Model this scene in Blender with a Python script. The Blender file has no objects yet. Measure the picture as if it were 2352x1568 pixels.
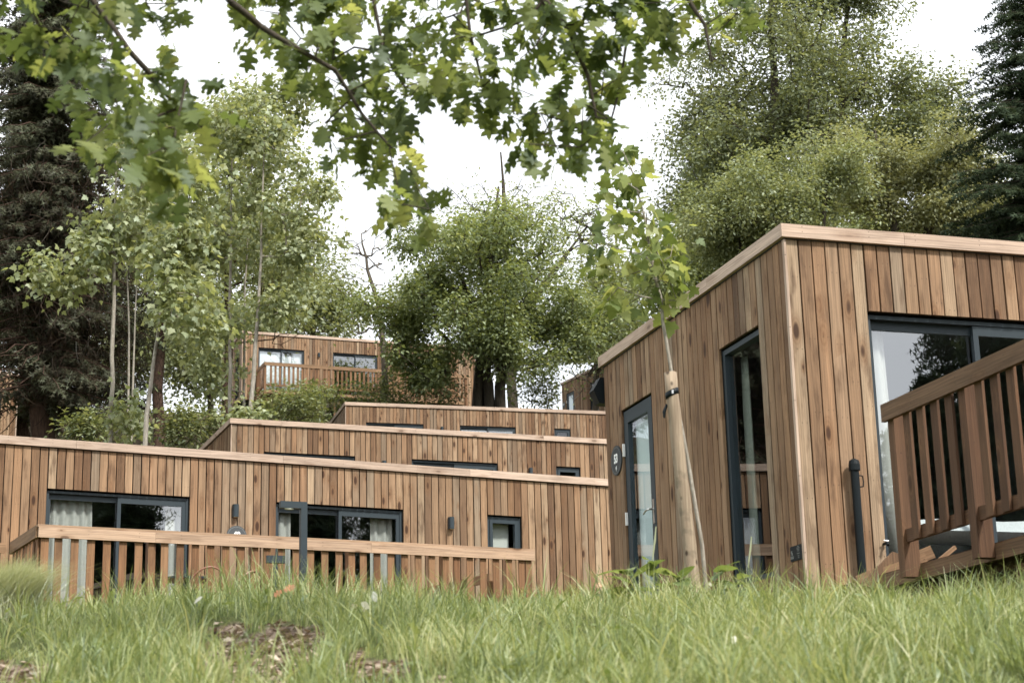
import bpy, math, random
import numpy as np
from math import cos, sin, pi, radians, sqrt, atan2
from mathutils import Matrix, Vector

rng = np.random.default_rng(7)
random.seed(7)
S = bpy.context.scene
COL = S.collection

# ------------------------------------------------------------------ camera
# solved from the straight edges of the cabins: focal length, pitch, roll
FV, PITCH, ROLL = 4728.5 / 1.163265, 0.260158, -0.0247977     # FV: focal length for a 2352 px wide frame
fw = np.array([0, cos(PITCH), sin(PITCH)])
r0 = np.array([1.0, 0, 0]); u0 = np.cross(r0, fw)
RT = cos(ROLL) * r0 + sin(ROLL) * u0
UP = -sin(ROLL) * r0 + cos(ROLL) * u0


def at(x, y, Y):
    """the point Y metres ahead of the camera seen at (x, y) of the 2352 x 1568 view"""
    d = fw + RT * (x - 1176) / FV + UP * (784 - y) / FV
    return d / d[1] * Y


cam = bpy.data.cameras.new("camera"); camo = bpy.data.objects.new("camera", cam); COL.objects.link(camo)
camo.matrix_world = Matrix([[RT[0], UP[0], -fw[0], 0], [RT[1], UP[1], -fw[1], 0], [RT[2], UP[2], -fw[2], 0], [0, 0, 0, 1]])
cam.sensor_width = 36; cam.lens = FV / 2352 * 36; cam.clip_start = 0.05; cam.clip_end = 2000
cam.dof.use_dof = True; cam.dof.focus_distance = 24; cam.dof.aperture_fstop = 5.6
S.camera = camo


# ------------------------------------------------------------------ nodes
class NT:
    def __init__(s, name):
        s.m = bpy.data.materials.new(name); s.m.use_nodes = True
        s.t = s.m.node_tree; s.t.nodes.clear()
        s.out = s.t.nodes.new("ShaderNodeOutputMaterial")

    def n(s, kind, **kw):
        nd = s.t.nodes.new("ShaderNode" + kind)
        for k, v in kw.items():
            if k in nd.inputs.keys():
                s.set(nd.inputs[k], v)
            else:
                setattr(nd, k, v)
        return nd

    def set(s, sock, v):
        if isinstance(v, bpy.types.NodeSocket): s.t.links.new(v, sock)
        elif isinstance(v, (tuple, list)) and len(v) == 3 and sock.type == 'RGBA': sock.default_value = (*v, 1)
        else: sock.default_value = v

    def math(s, op, a, b=0.0, c=0.0, clamp=False):
        nd = s.t.nodes.new("ShaderNodeMath"); nd.operation = op; nd.use_clamp = clamp
        s.set(nd.inputs[0], a); s.set(nd.inputs[1], b); s.set(nd.inputs[2], c)
        return nd.outputs[0]

    def mix(s, f, a, b, mode='MIX'):
        nd = s.t.nodes.new("ShaderNodeMix"); nd.data_type = 'RGBA'; nd.blend_type = mode
        s.set(nd.inputs[0], f); s.set(nd.inputs[6], a); s.set(nd.inputs[7], b)
        return nd.outputs[2]

    def ramp(s, f, stops, interp='LINEAR'):
        nd = s.t.nodes.new("ShaderNodeValToRGB"); nd.color_ramp.interpolation = interp
        e = nd.color_ramp.elements
        while len(e) < len(stops): e.new(0.5)
        for el, (p, c) in zip(e, stops):
            el.position = p; el.color = (*c, 1) if len(c) == 3 else c
        s.set(nd.inputs[0], f)
        return nd.outputs[0]

    def sstep(s, x, a, b):
        nd = s.t.nodes.new("ShaderNodeMapRange"); nd.interpolation_type = 'SMOOTHSTEP'
        s.set(nd.inputs[0], x); nd.inputs[1].default_value = a; nd.inputs[2].default_value = b
        return nd.outputs[0]

    def noise(s, vec, scale, detail=3, rough=.55):
        nd = s.n("TexNoise", Scale=scale, Detail=detail, Roughness=rough)
        if vec is not None: s.set(nd.inputs["Vector"], vec)
        return nd.outputs[0]

    def vec(s, x, y, z):
        nd = s.t.nodes.new("ShaderNodeCombineXYZ")
        s.set(nd.inputs[0], x); s.set(nd.inputs[1], y); s.set(nd.inputs[2], z)
        return nd.outputs[0]

    def bsdf(s, col, rough=.6, spec=.3, metal=0.0, normal=None):
        b = s.n("BsdfPrincipled"); s.set(b.inputs["Base Color"], col); s.set(b.inputs["Roughness"], rough)
        b.inputs["Specular IOR Level"].default_value = spec; b.inputs["Metallic"].default_value = metal
        if normal is not None: s.set(b.inputs["Normal"], normal)
        return b.outputs[0]

    def bump(s, h, strength=.3, dist=.01):
        nd = s.n("Bump", Strength=strength, Distance=dist); s.set(nd.inputs["Height"], h)
        return nd.outputs[0]

    def done(s, sh):
        s.t.links.new(sh, s.out.inputs[0]); return s.m


def mat_wood(name, tones, knots=1.0, stain=1.0, val=.80):
    """timber: grain runs along each board, every board has its own tone, knots and stains"""
    k = NT(name)
    at_ = k.n("Attribute", attribute_name="board")
    sp = k.n("SeparateXYZ", Vector=at_.outputs["Vector"])
    u, v = sp.outputs[0], sp.outputs[1]
    oi = k.n("ObjectInfo")
    bid = k.math('ADD', k.math('MULTIPLY', sp.outputs[2], 7.31), k.math('MULTIPLY', oi.outputs["Random"], 91.7))
    wn = k.n("TexWhiteNoise", noise_dimensions='1D'); k.set(wn.inputs["W"], bid)
    wn2 = k.n("TexWhiteNoise", noise_dimensions='1D'); k.set(wn2.inputs["W"], k.math('ADD', bid, 3.7))
    base = k.ramp(wn.outputs[0], tones)
    # growth rings: cathedral figure from a warped distance to the pith
    warp = k.noise(k.vec(k.math('MULTIPLY', u, 4.0), k.math('MULTIPLY', v, .9), bid), 1.0, 2)
    uu = k.math('ADD', u, k.math('MULTIPLY', k.math('SUBTRACT', warp, .5), .10))
    ring = k.math('SINE', k.math('MULTIPLY', uu, 2 * pi / .020))
    fine = k.noise(k.vec(k.math('MULTIPLY', u, 150), k.math('MULTIPLY', v, 2.5), bid), 1.0, 3)
    mid = k.noise(k.vec(k.math('MULTIPLY', u, 38), k.math('MULTIPLY', v, 1.3), bid), 1.0, 3)
    g = k.math('ADD', k.math('MULTIPLY', ring, .09), k.math('ADD', k.math('MULTIPLY', k.math('SUBTRACT', fine, .5), .6), k.math('MULTIPLY', k.math('SUBTRACT', mid, .5), 1.25)))
    fac = k.math('ADD', 1.0, g)
    # blotches and weather stains
    bl = k.noise(k.vec(k.math('MULTIPLY', u, 9), k.math('MULTIPLY', v, 1.7), k.math('ADD', bid, 5)), 1.0, 4, .6)
    st = k.math('MULTIPLY', k.sstep(bl, .50, .72), .72 * stain)
    col = k.mix(1.0, base, k.vec(fac, fac, fac), 'MULTIPLY')
    col = k.mix(st, col, (.085, .045, .026))
    # knots
    vo = k.n("TexVoronoi", voronoi_dimensions='3D', Scale=1.0, Randomness=1.0)
    k.set(vo.inputs["Vector"], k.vec(k.math('MULTIPLY', u, 7.0), k.math('MULTIPLY', v, 2.6), bid))
    vs = k.n("SeparateXYZ", Vector=vo.outputs["Color"])
    d = k.math('DIVIDE', vo.outputs["Distance"], k.math('ADD', .35, k.math('MULTIPLY', vs.outputs[0], 1.0)))
    d = k.math('ADD', d, k.math('MULTIPLY', k.math('SUBTRACT', bl, .5), .10))
    some = k.math('GREATER_THAN', vs.outputs[1], .42)
    halo = k.math('MULTIPLY', k.math('MULTIPLY', k.sstep(d, .50, .12), .60 * knots), some)
    core = k.math('MULTIPLY', k.math('MULTIPLY', k.sstep(d, .19, .11), .92 * knots), some)
    rr = k.math('MULTIPLY', k.math('SINE', k.math('MULTIPLY', d, 70)), .5)
    col = k.mix(halo, col, k.mix(k.math('ADD', .5, rr), (.14, .065, .03), (.22, .12, .065)))
    col = k.mix(core, col, (.050, .022, .012))
    # nail heads: two to a board every 0.6 m
    nv = k.math('ABSOLUTE', k.math('SUBTRACT', k.math('FRACT', k.math('ADD', k.math('DIVIDE', v, .62), wn2.outputs[0] if False else .3)), .5))
    nu = k.math('ABSOLUTE', k.math('SUBTRACT', k.math('ABSOLUTE', u), .022))
    nd = k.math('ADD', k.math('MULTIPLY', k.math('MULTIPLY', nv, .62), k.math('MULTIPLY', nv, .62)), k.math('MULTIPLY', nu, nu))
    nail = k.math('LESS_THAN', nd, .0045 ** 2)
    col = k.mix(k.math('MULTIPLY', nail, .75), col, (.04, .03, .025))
    bright = k.math('MULTIPLY', k.math('ADD', .88, k.math('MULTIPLY', wn2.outputs[0], .24)), val)
    col = k.mix(1.0, col, k.vec(bright, k.math('MULTIPLY', bright, .985), k.math('MULTIPLY', bright, .87)), 'MULTIPLY')
    nrm = k.bump(k.math('ADD', fine, k.math('MULTIPLY', mid, 1.5)), .25, .004)
    return k.done(k.bsdf(col, .68, .22, normal=nrm))


def mat_plain(name, col, rough=.5, spec=.35, metal=0.0, var=.12, scale=14.0):
    k = NT(name)
    tc = k.n("TexCoord")
    n = k.noise(tc.outputs["Object"], scale, 4)
    f = k.math('ADD', 1 - var / 2 * 1.0, k.math('MULTIPLY', k.math('SUBTRACT', n, .5), var * 2))
    c = k.mix(1.0, col, k.vec(f, f, f), 'MULTIPLY')
    return k.done(k.bsdf(c, rough, spec, metal))


def mat_leaf(name, cols, trans=.42, rough=.5, gloss=.06, patch=1.2):
    """leaf blades: every blade its own tint, part of the light passes through"""
    k = NT(name)
    geo = k.n("NewGeometry")
    tc = k.n("TexCoord")
    n = k.noise(tc.outputs["Object"], patch, 2)
    f = k.math('ADD', k.math('MULTIPLY', geo.outputs["Random Per Island"], .75), k.math('MULTIPLY', k.math('SUBTRACT', n, .36), .9), clamp=True)
    c = k.ramp(f, [(i / (len(cols) - 1), q) for i, q in enumerate(cols)])
    df = k.n("BsdfDiffuse"); k.set(df.inputs[0], c)
    tr = k.n("BsdfTranslucent"); k.set(tr.inputs[0], k.mix(1.0, c, (1.42, 1.32, .80), 'MULTIPLY'))
    m = k.n("MixShader"); k.set(m.inputs[0], trans); k.set(m.inputs[1], df.outputs[0]); k.set(m.inputs[2], tr.outputs[0])
    gl = k.n("BsdfGlossy"); gl.inputs["Roughness"].default_value = rough; k.set(gl.inputs[0], (.75, .85, .8))
    m2 = k.n("MixShader"); k.set(m2.inputs[0], gloss); k.set(m2.inputs[1], m.outputs[0]); k.set(m2.inputs[2], gl.outputs[0])
    return k.done(m2.outputs[0])


def mat_bark(name, c1, c2, scale=9, lichen=0.0):
    k = NT(name)
    tc = k.n("TexCoord")
    sp = k.n("SeparateXYZ", Vector=tc.outputs["Object"])
    n = k.noise(k.vec(k.math('MULTIPLY', sp.outputs[0], 3), k.math('MULTIPLY', sp.outputs[1], 3), k.math('MULTIPLY', sp.outputs[2], .6)), scale, 5, .65)
    c = k.ramp(n, [(.3, c1), (.7, c2)])
    if lichen:
        m = k.noise(tc.outputs["Object"], 22, 3)
        c = k.mix(k.math('MULTIPLY', k.sstep(m, .56, .66), lichen), c, (.42, .40, .34))
    return k.done(k.bsdf(c, .85, .15, normal=k.bump(n, .6, .02)))


def mat_glass(name, base=.16, tint=(.93, .96, .96)):
    k = NT(name)
    fr = k.n("Fresnel"); fr.inputs[0].default_value = 1.5
    ge = k.n("NewGeometry")
    fac = k.math('MULTIPLY', k.math('ADD', base, k.math('MULTIPLY', fr.outputs[0], 1.3)), k.math('SUBTRACT', 1.0, ge.outputs["Backfacing"]), clamp=True)
    tr = k.n("BsdfTransparent"); k.set(tr.inputs[0], tint)
    gl = k.n("BsdfGlossy"); gl.inputs["Roughness"].default_value = .004; k.set(gl.inputs[0], (.93, .96, 1))
    m = k.n("MixShader"); k.set(m.inputs[0], fac); k.set(m.inputs[1], tr.outputs[0]); k.set(m.inputs[2], gl.outputs[0])
    return k.done(m.outputs[0])


TONES = [(0.0, (.105, .056, .033)), (.12, (.225, .130, .078)), (.25, (.320, .210, .140)), (.38, (.255, .150, .092)), (.50, (.370, .255, .178)),
         (.60, (.145, .080, .047)), (.70, (.265, .205, .160)), (.82, (.300, .178, .108)), (.93, (.400, .300, .222)), (1.0, (.165, .090, .053))]
TONES_DECK = [(0.0, (.17, .085, .046)), (.35, (.235, .125, .070)), (.7, (.275, .160, .096)), (1.0, (.20, .104, .058))]
TONES_SHADE = [(0.0, (.070, .036, .022)), (.4, (.115, .060, .036)), (.75, (.150, .082, .050)), (1.0, (.085, .044, .026))]  # deck tones with the shade on the near deck put into the colour
TONES_TRIM = [(0.0, (.46, .350, .305)), (.5, (.53, .415, .370)), (1.0, (.49, .370, .320))]
M = {}
M['clad'] = mat_wood("larch_cladding", TONES)
M['trim'] = mat_wood("larch_fascia", TONES_TRIM, .6, .35)
M['rail'] = mat_wood("rail_timber", [(0, (.46, .325, .255)), (.5, (.54, .405, .340)), (1, (.38, .255, .185))], .7, .4)
M['nearrail_shaded'] = mat_wood("shaded_near_rail_timber", [(0, (.155, .094, .060)), (1, (.185, .116, .076))], .5, .5)  # rail timber darkened in colour to stand for the shade it is in
M['neardeck_shaded'] = mat_wood("shaded_near_deck_timber", TONES_SHADE, .8, .9)  # same for the near balusters, posts and floor: shade is in the tones
M['deck'] = mat_wood("deck_timber", TONES_DECK, .8, .8)
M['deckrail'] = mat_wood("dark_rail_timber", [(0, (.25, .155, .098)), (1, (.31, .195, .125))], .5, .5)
M['frame'] = mat_plain("slate_blue_aluminium", (.028, .040, .048), .45, .3, 0.0, .06)
M['black'] = mat_plain("black_plastic", (.006, .010, .012), .5, .18)
M['dark'] = mat_plain("dark_lining", (.018, .018, .018), .8, .2)
M['room'] = mat_plain("room_paint", (.13, .13, .125), .8, .2)
M['roof'] = mat_plain("roof_membrane", (.05, .05, .052), .8, .2)
M['glass'] = mat_glass("window_glass", .045)
M['glass_sky'] = mat_glass("patio_glass", .19)
M['curtain'] = mat_plain("grey_linen", (.60, .58, .54), .9, .1, 0, .08, 60)
M['sheer'] = mat_plain("sheer_voile", (.34, .35, .30), .9, .1, 0, .08, 60)
M['white'] = mat_plain("white_cloth", (.80, .81, .83), .85, .15, 0, .05)
M['frost'] = mat_plain("pale_blind", (.80, .86, .87), .7, .2, 0, .06, 3)
M['steel'] = mat_plain("brushed_steel", (.62, .62, .60), .3, .5, 1.0, .05)
M['paint'] = mat_plain("white_lettering", (.82, .82, .80), .5, .3, 0, .02)
M['ring'] = mat_plain("grey_ring_line", (.20, .21, .20), .5, .3, 0, .02)
M['signface'] = mat_plain("charcoal_sign_face", (.030, .036, .040), .5, .35, 0, .05)
M['signgrey'] = mat_plain("grey_sign_face", (.062, .070, .076), .5, .35, 0, .05)
M['stake'] = mat_bark("peeled_pine_stake", (.18, .138, .096), (.28, .222, .160), 5)
def mat_stake():
    k = NT("peeled_pine_stake"); tc = k.n("TexCoord"); sp = k.n("SeparateXYZ", Vector=tc.outputs["Object"])
    st = k.noise(k.vec(k.math('MULTIPLY', sp.outputs[0], 60), k.math('MULTIPLY', sp.outputs[1], 60), k.math('MULTIPLY', sp.outputs[2], 3)), 1.0, 4)
    bl = k.noise(tc.outputs["Object"], 9, 3)
    c = k.ramp(st, [(.3, (.20, .150, .105)), (.55, (.28, .220, .155)), (.75, (.36, .29, .21))])
    c = k.mix(k.math('MULTIPLY', k.sstep(bl, .52, .68), .6), c, (.13, .105, .075))
    vo = k.n("TexVoronoi", Scale=1.0); k.set(vo.inputs["Vector"], k.vec(k.math('MULTIPLY', sp.outputs[0], 11), k.math('MULTIPLY', sp.outputs[1], 11), k.math('MULTIPLY', sp.outputs[2], 7)))
    c = k.mix(k.math('MULTIPLY', k.sstep(vo.outputs["Distance"], .20, .10), .9), c, (.045, .030, .020))
    return k.done(k.bsdf(c, .75, .2, normal=k.bump(st, .4, .006)))


M['stake'] = mat_stake()
M['copper'] = mat_plain("terracotta_tube", (.22, .10, .065), .4, .4)
M['lens'] = mat_plain("opal_lens", (.70, .69, .62), .4, .4, 0, .03)


# ------------------------------------------------------------------ objects
def link(o, parent=None):
    COL.objects.link(o)
    if parent is not None: o.parent = parent
    return o


def tag(o, label, cat=None, group=None, kind=None):
    if label: o['label'] = label
    if cat: o['category'] = cat
    if group: o['group'] = group
    if kind: o['kind'] = kind
    return o


def thing(name, label, cat, loc=(0, 0, 0), rz=0.0, group=None):
    o = link(bpy.data.objects.new(name, None)); o.empty_display_size = .2
    o.location = [float(q) for q in loc]; o.rotation_euler = (0, 0, rz)
    return tag(o, label, cat, group)


def copy_tree(o, parent=None):
    c = o.copy(); COL.objects.link(c)
    if parent is not None: c.parent = parent
    for ch in list(o.children): copy_tree(ch, c)
    return c


def np_mesh(name, V, loops, counts, mats, attr=None, smooth=False):
    me = bpy.data.meshes.new(name)
    V = np.asarray(V, np.float32); loops = np.asarray(loops, np.int32); counts = np.asarray(counts, np.int32)
    me.vertices.add(len(V)); me.vertices.foreach_set("co", V.ravel())
    me.loops.add(len(loops)); me.loops.foreach_set("vertex_index", loops)
    me.polygons.add(len(counts))
    st = np.zeros(len(counts), np.int32); st[1:] = np.cumsum(counts)[:-1]
    me.polygons.foreach_set("loop_start", st)
    me.polygons.foreach_set("use_smooth", np.full(len(counts), bool(smooth)))
    me.update(calc_edges=True)
    for m in (mats if isinstance(mats, (list, tuple)) else [mats]): me.materials.append(m)
    if attr is not None:
        a = me.attributes.new("board", 'FLOAT_VECTOR', 'POINT'); a.data.foreach_set("vector", np.asarray(attr, np.float32).ravel())
    return me


class MB:
    """collects boxes, tubes and prisms; build() links them as ONE mesh object"""

    def __init__(s): s.V = []; s.F = []; s.A = []; s.nb = random.random() * 50; s.smooth = False

    def add(s, V, F, A=None):
        o = len(s.V)
        s.V += [tuple(map(float, v)) for v in V]; s.F += [tuple(i + o for i in f) for f in F]
        s.A += A if A is not None else [(v[0], v[2], s.nb) for v in V]
        s.nb += 1.618

    def box(s, x0, x1, y0, y1, z0, z1, along=None, T=None, bev=0.0):
        d = (x1 - x0, y1 - y0, z1 - z0); c = ((x0 + x1) / 2, (y0 + y1) / 2, (z0 + z1) / 2)
        ax = along if along is not None else max(range(3), key=lambda i: d[i])
        V = []; A = []
        off = random.uniform(-20, 20)
        for i in range(8):
            p = ((x0, x1)[i & 1], (y0, y1)[(i >> 1) & 1], (z0, z1)[(i >> 2) & 1])
            q = [p[j] - c[j] for j in range(3)]
            A.append((sum(q[j] for j in range(3) if j != ax), q[ax] + (off if True else 0), s.nb)); V.append(p)
        if T is not None: V = [tuple(T @ Vector(p)) for p in V]
        s.add(V, [(0, 2, 3, 1), (4, 5, 7, 6), (0, 1, 5, 4), (2, 6, 7, 3), (0, 4, 6, 2), (1, 3, 7, 5)], A)

    def beam(s, a, b, w, h, up=(0, 0, 1)):
        """a board from a to b, w wide (sideways) and h high"""
        a, b = Vector(a), Vector(b); d = (b - a); L = d.length; d.normalize()
        x = d.cross(Vector(up)).normalized(); z = x.cross(d)
        T = Matrix(((d[0], x[0], z[0], a[0]), (d[1], x[1], z[1], a[1]), (d[2], x[2], z[2], a[2]), (0, 0, 0, 1)))
        s.box(0, L, -w / 2, w / 2, -h / 2, h / 2, 0, T)

    def tube(s, pts, rad, n=8, cap=True):
        pts = [Vector(p) for p in pts]
        rad = rad if isinstance(rad, (list, tuple)) else [rad] * len(pts)
        V = []; F = []; ref = None
        for i, p in enumerate(pts):
            d = (pts[min(i + 1, len(pts) - 1)] - pts[max(i - 1, 0)]).normalized()
            if ref is None: ref = d.orthogonal().normalized()
            x = (ref - d * ref.dot(d)).normalized(); ref = x; y = d.cross(x)
            for j in range(n):
                a = 2 * pi * j / n; V.append(p + (x * cos(a) + y * sin(a)) * rad[i])
        for i in range(len(pts) - 1):
            for j in range(n):
                k = (j + 1) % n; F.append((i * n + j, i * n + k, (i + 1) * n + k, (i + 1) * n + j))
        if cap: F.append(tuple(range(n - 1, -1, -1))); F.append(tuple((len(pts) - 1) * n + j for j in range(n)))
        s.add(V, F)

    def prism(s, poly, h, T):
        """flat outline (x, y) lifted by h, placed by T"""
        n = len(poly)
        V = [T @ Vector((p[0], p[1], 0)) for p in poly] + [T @ Vector((p[0], p[1], h)) for p in poly]
        s.add(V, [tuple(range(n - 1, -1, -1)), tuple(range(n, 2 * n))] + [(i, (i + 1) % n, n + (i + 1) % n, n + i) for i in range(n)])

    def build(s, name, mat, parent=None, smooth=False):
        loops = [i for f in s.F for i in f]; counts = [len(f) for f in s.F]
        me = np_mesh(name, s.V, loops, counts, mat, s.A, smooth)
        return link(bpy.data.objects.new(name, me), parent)


# ------------------------------------------------------------------ ground
KY = [-400, -120, -30, -10, 0, 3, 5, 6, 9.5, 10.7, 12, 14, 18, 22, 28.5, 33, 37, 43, 50, 58, 66, 71, 76, 84, 92, 130, 200, 420]
KZ = [-30, -16, -5.5, -2.6, -.82, -.22, .18, .38, 1.01, 1.14, 1.27, 1.45, 1.72, 1.98, 2.25, 4.1, 5.2, 5.8, 8.5, 10.7, 11.7, 15.0, 16.7, 17.9, 19.4, 27, 34, 40]


def gz(x, y):
    x = np.asarray(x, float); y = np.asarray(y, float)
    t = np.clip((y - 20) / 12, 0, 1); t = t * t * (3 - 2 * t)
    w = y - .36 * np.clip(x + 6, -25, 25) * t
    z = sum(np.interp(w + o, KY, KZ) for o in (-.8, -.4, 0, .4, .8)) / 5
    z = z + .035 * np.sin(x * 1.9 + .5) * np.sin(y * 1.3 + 1) + .02 * np.sin(x * 4.3 + y * 2.1) + .012 * np.sin(x * 9.1 - y * 7.3)
    z = z + .10 * np.exp(-((x + 1.6) ** 2 / 1.6 + (y - 10.5) ** 2 / 4))
    return z


def ground_at(vx, vy, lo=3.0, hi=13.0):
    """where the sight line through a view pixel meets the meadow"""
    Y = np.linspace(lo, hi, 600)
    d = at(vx, vy, 1.0)
    f = d[2] * Y - gz(d[0] * Y, Y)
    i = int(np.argmax(f < 0)) if (f < 0).any() else len(Y) - 1
    return np.array([d[0] * Y[i], Y[i], float(gz(d[0] * Y[i], Y[i]))])


# bare earth between the tufts: places on the bank, given where they are seen
BARE = [(600, 1515, 125, 75), (655, 1458, 90, 32), (850, 1540, 90, 44), (45, 1552, 95, 36), (520, 1440, 55, 16), (130, 1390, 60, 10), (1540, 1500, 26, 22), (1010, 1560, 40, 20)]


def seen(x, y, z):
    p = np.stack([np.asarray(x, float), np.asarray(y, float), np.asarray(z, float)], -1)
    w = np.maximum(p @ fw, .5)
    return 1176 + FV * (p @ RT) / w, 784 - FV * (p @ UP) / w


def bare_mask(x, y):
    vx, vy = seen(x, y, gz(x, y)); m = np.zeros_like(vx)
    wob = 1 + .35 * np.sin(vx * .055 + vy * .04) + .25 * np.sin(vx * .13 - vy * .09)
    for (cx, cy_, rx, ry) in BARE:
        q = ((vx - cx) / rx) ** 2 + ((vy - cy_) / ry) ** 2
        m = np.maximum(m, np.exp(-(q * wob) ** 2 * .9))
    return m * (np.asarray(y) > 3)


def ground():
    ys = np.concatenate([np.linspace(-400, -14, 30), np.linspace(-12, 3, 31), np.linspace(3.1, 14, 150), np.linspace(14.3, 100, 240), np.linspace(104, 420, 40)])
    xa = np.linspace(-6, 6, 161); xs = np.concatenate([np.linspace(-300, -40, 20), np.linspace(-38, -6.4, 60), xa, np.linspace(6.4, 38, 60), np.linspace(40, 300, 20)])
    X, Y = np.meshgrid(xs, ys); Z = gz(X, Y)
    near = (np.abs(X) < 7) & (Y > 2) & (Y < 15)
    Z = Z - .05 * bare_mask(X, Y) * near + near * .012 * np.sin(X * 31 + Y * 17) * np.sin(Y * 29 - X * 13)
    V = np.stack([X, Y, Z], -1).reshape(-1, 3); nx = len(xs); ny = len(ys)
    i = (np.arange(ny - 1)[:, None] * nx + np.arange(nx - 1)[None]).ravel()
    loops = np.stack([i, i + 1, i + nx + 1, i + nx], 1).ravel()
    k = NT("meadow_soil"); tc = k.n("TexCoord"); P = tc.outputs["Object"]
    n1 = k.noise(P, .5, 4); n2 = k.noise(P, 26, 5, .7); n3 = k.noise(P, 5, 4)
    soil = k.ramp(n2, [(.30, (.055, .036, .024)), (.48, (.17, .125, .095)), (.60, (.33, .26, .205)), (.72, (.50, .43, .36))])
    green = k.ramp(n2, [(.3, (.045, .055, .020)), (.7, (.11, .13, .045))])
    # bare patches of the meadow are stored on the mesh
    at_ = k.n("Attribute", attribute_name="bare")
    b = k.math('ADD', at_.outputs["Fac"], k.math('MULTIPLY', k.math('SUBTRACT', n3, .5), .5))
    sp = k.n("SeparateXYZ", Vector=P)
    hill = k.sstep(sp.outputs[1], 26, 31)
    litter = k.ramp(k.noise(P, 7, 5, .7), [(.3, (.03, .025, .015)), (.5, (.075, .055, .035)), (.7, (.15, .115, .075))])
    c = k.mix(k.sstep(b, .25, .55), green, soil)
    c = k.mix(hill, c, k.mix(k.sstep(n1, .45, .6), litter, (.05, .06, .025)))
    mt = k.done(k.bsdf(c, .95, .1, normal=k.bump(n2, .8, .03)))
    me = np_mesh("ground", V, loops, np.full(len(i), 4), mt, None, True)
    a = me.attributes.new("bare", 'FLOAT', 'POINT'); a.data.foreach_set("value", (bare_mask(X, Y) * near).ravel().astype(np.float32))
    o = link(bpy.data.objects.new("ground", me)); tag(o, None, kind='structure')


ground()

# ------------------------------------------------------------------ cabins
PW = .121                       # board pitch
HT = 3.10                       # base to top of fascia
OPEN_T, OPEN_B = 2.40, .25
NX, NY = 90, 37                 # boards on the long and the short side
LX, LY = NX * PW, NY * PW


def cut(L, openings, z0, z1, step=None):
    """rectangles (a, b, z0, z1) covering a wall less its openings, column by column"""
    edges = sorted({0.0, L} | {e for o in openings for e in o[:2]})
    if step: edges = [i * step for i in range(int(round(L / step)) + 1)]
    out = []
    for a, b in zip(edges[:-1], edges[1:]):
        m = (a + b) / 2; lo = z0
        for (x0, x1, o0, o1) in sorted((o for o in openings if o[0] - 1e-6 < m < o[1] + 1e-6), key=lambda o: o[2]):
            if o0 > lo: out.append((a, b, lo, o0))
            lo = o1
        if lo < z1: out.append((a, b, lo, z1))
    return out


W1 = (6 * PW, 23 * PW, OPEN_B, OPEN_T); W2 = (34 * PW, 51 * PW, OPEN_B, OPEN_T); W3 = (63 * PW, 68 * PW, 1.70, OPEN_T)
SW = (5 * PW, 12 * PW, OPEN_B, OPEN_T); SD = (26 * PW, 33 * PW, OPEN_B, OPEN_T)


def ring(mb, x0, x1, z0, z1, w, y0, y1, wt=None, side=False):
    """a rectangular frame in the x-z plane (or y-z plane for the short side)"""
    wt = wt or w
    for (a, b, c, d) in ((x0, x0 + w, z0, z1), (x1 - w, x1, z0, z1), (x0 + w, x1 - w, z1 - wt, z1), (x0 + w, x1 - w, z0, z0 + w)):
        if side: mb.box(y0, y1, a, b, c, d)
        else: mb.box(a, b, y0, y1, c, d)


def pane(x0, x1, z0, z1, y, mat, parent, side=False):
    mb = MB()
    if side: mb.box(y, y + .006, x0, x1, z0, z1)
    else: mb.box(x0, x1, y, y + .006, z0, z1)
    return mb.build("pane", mat, parent)


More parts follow.
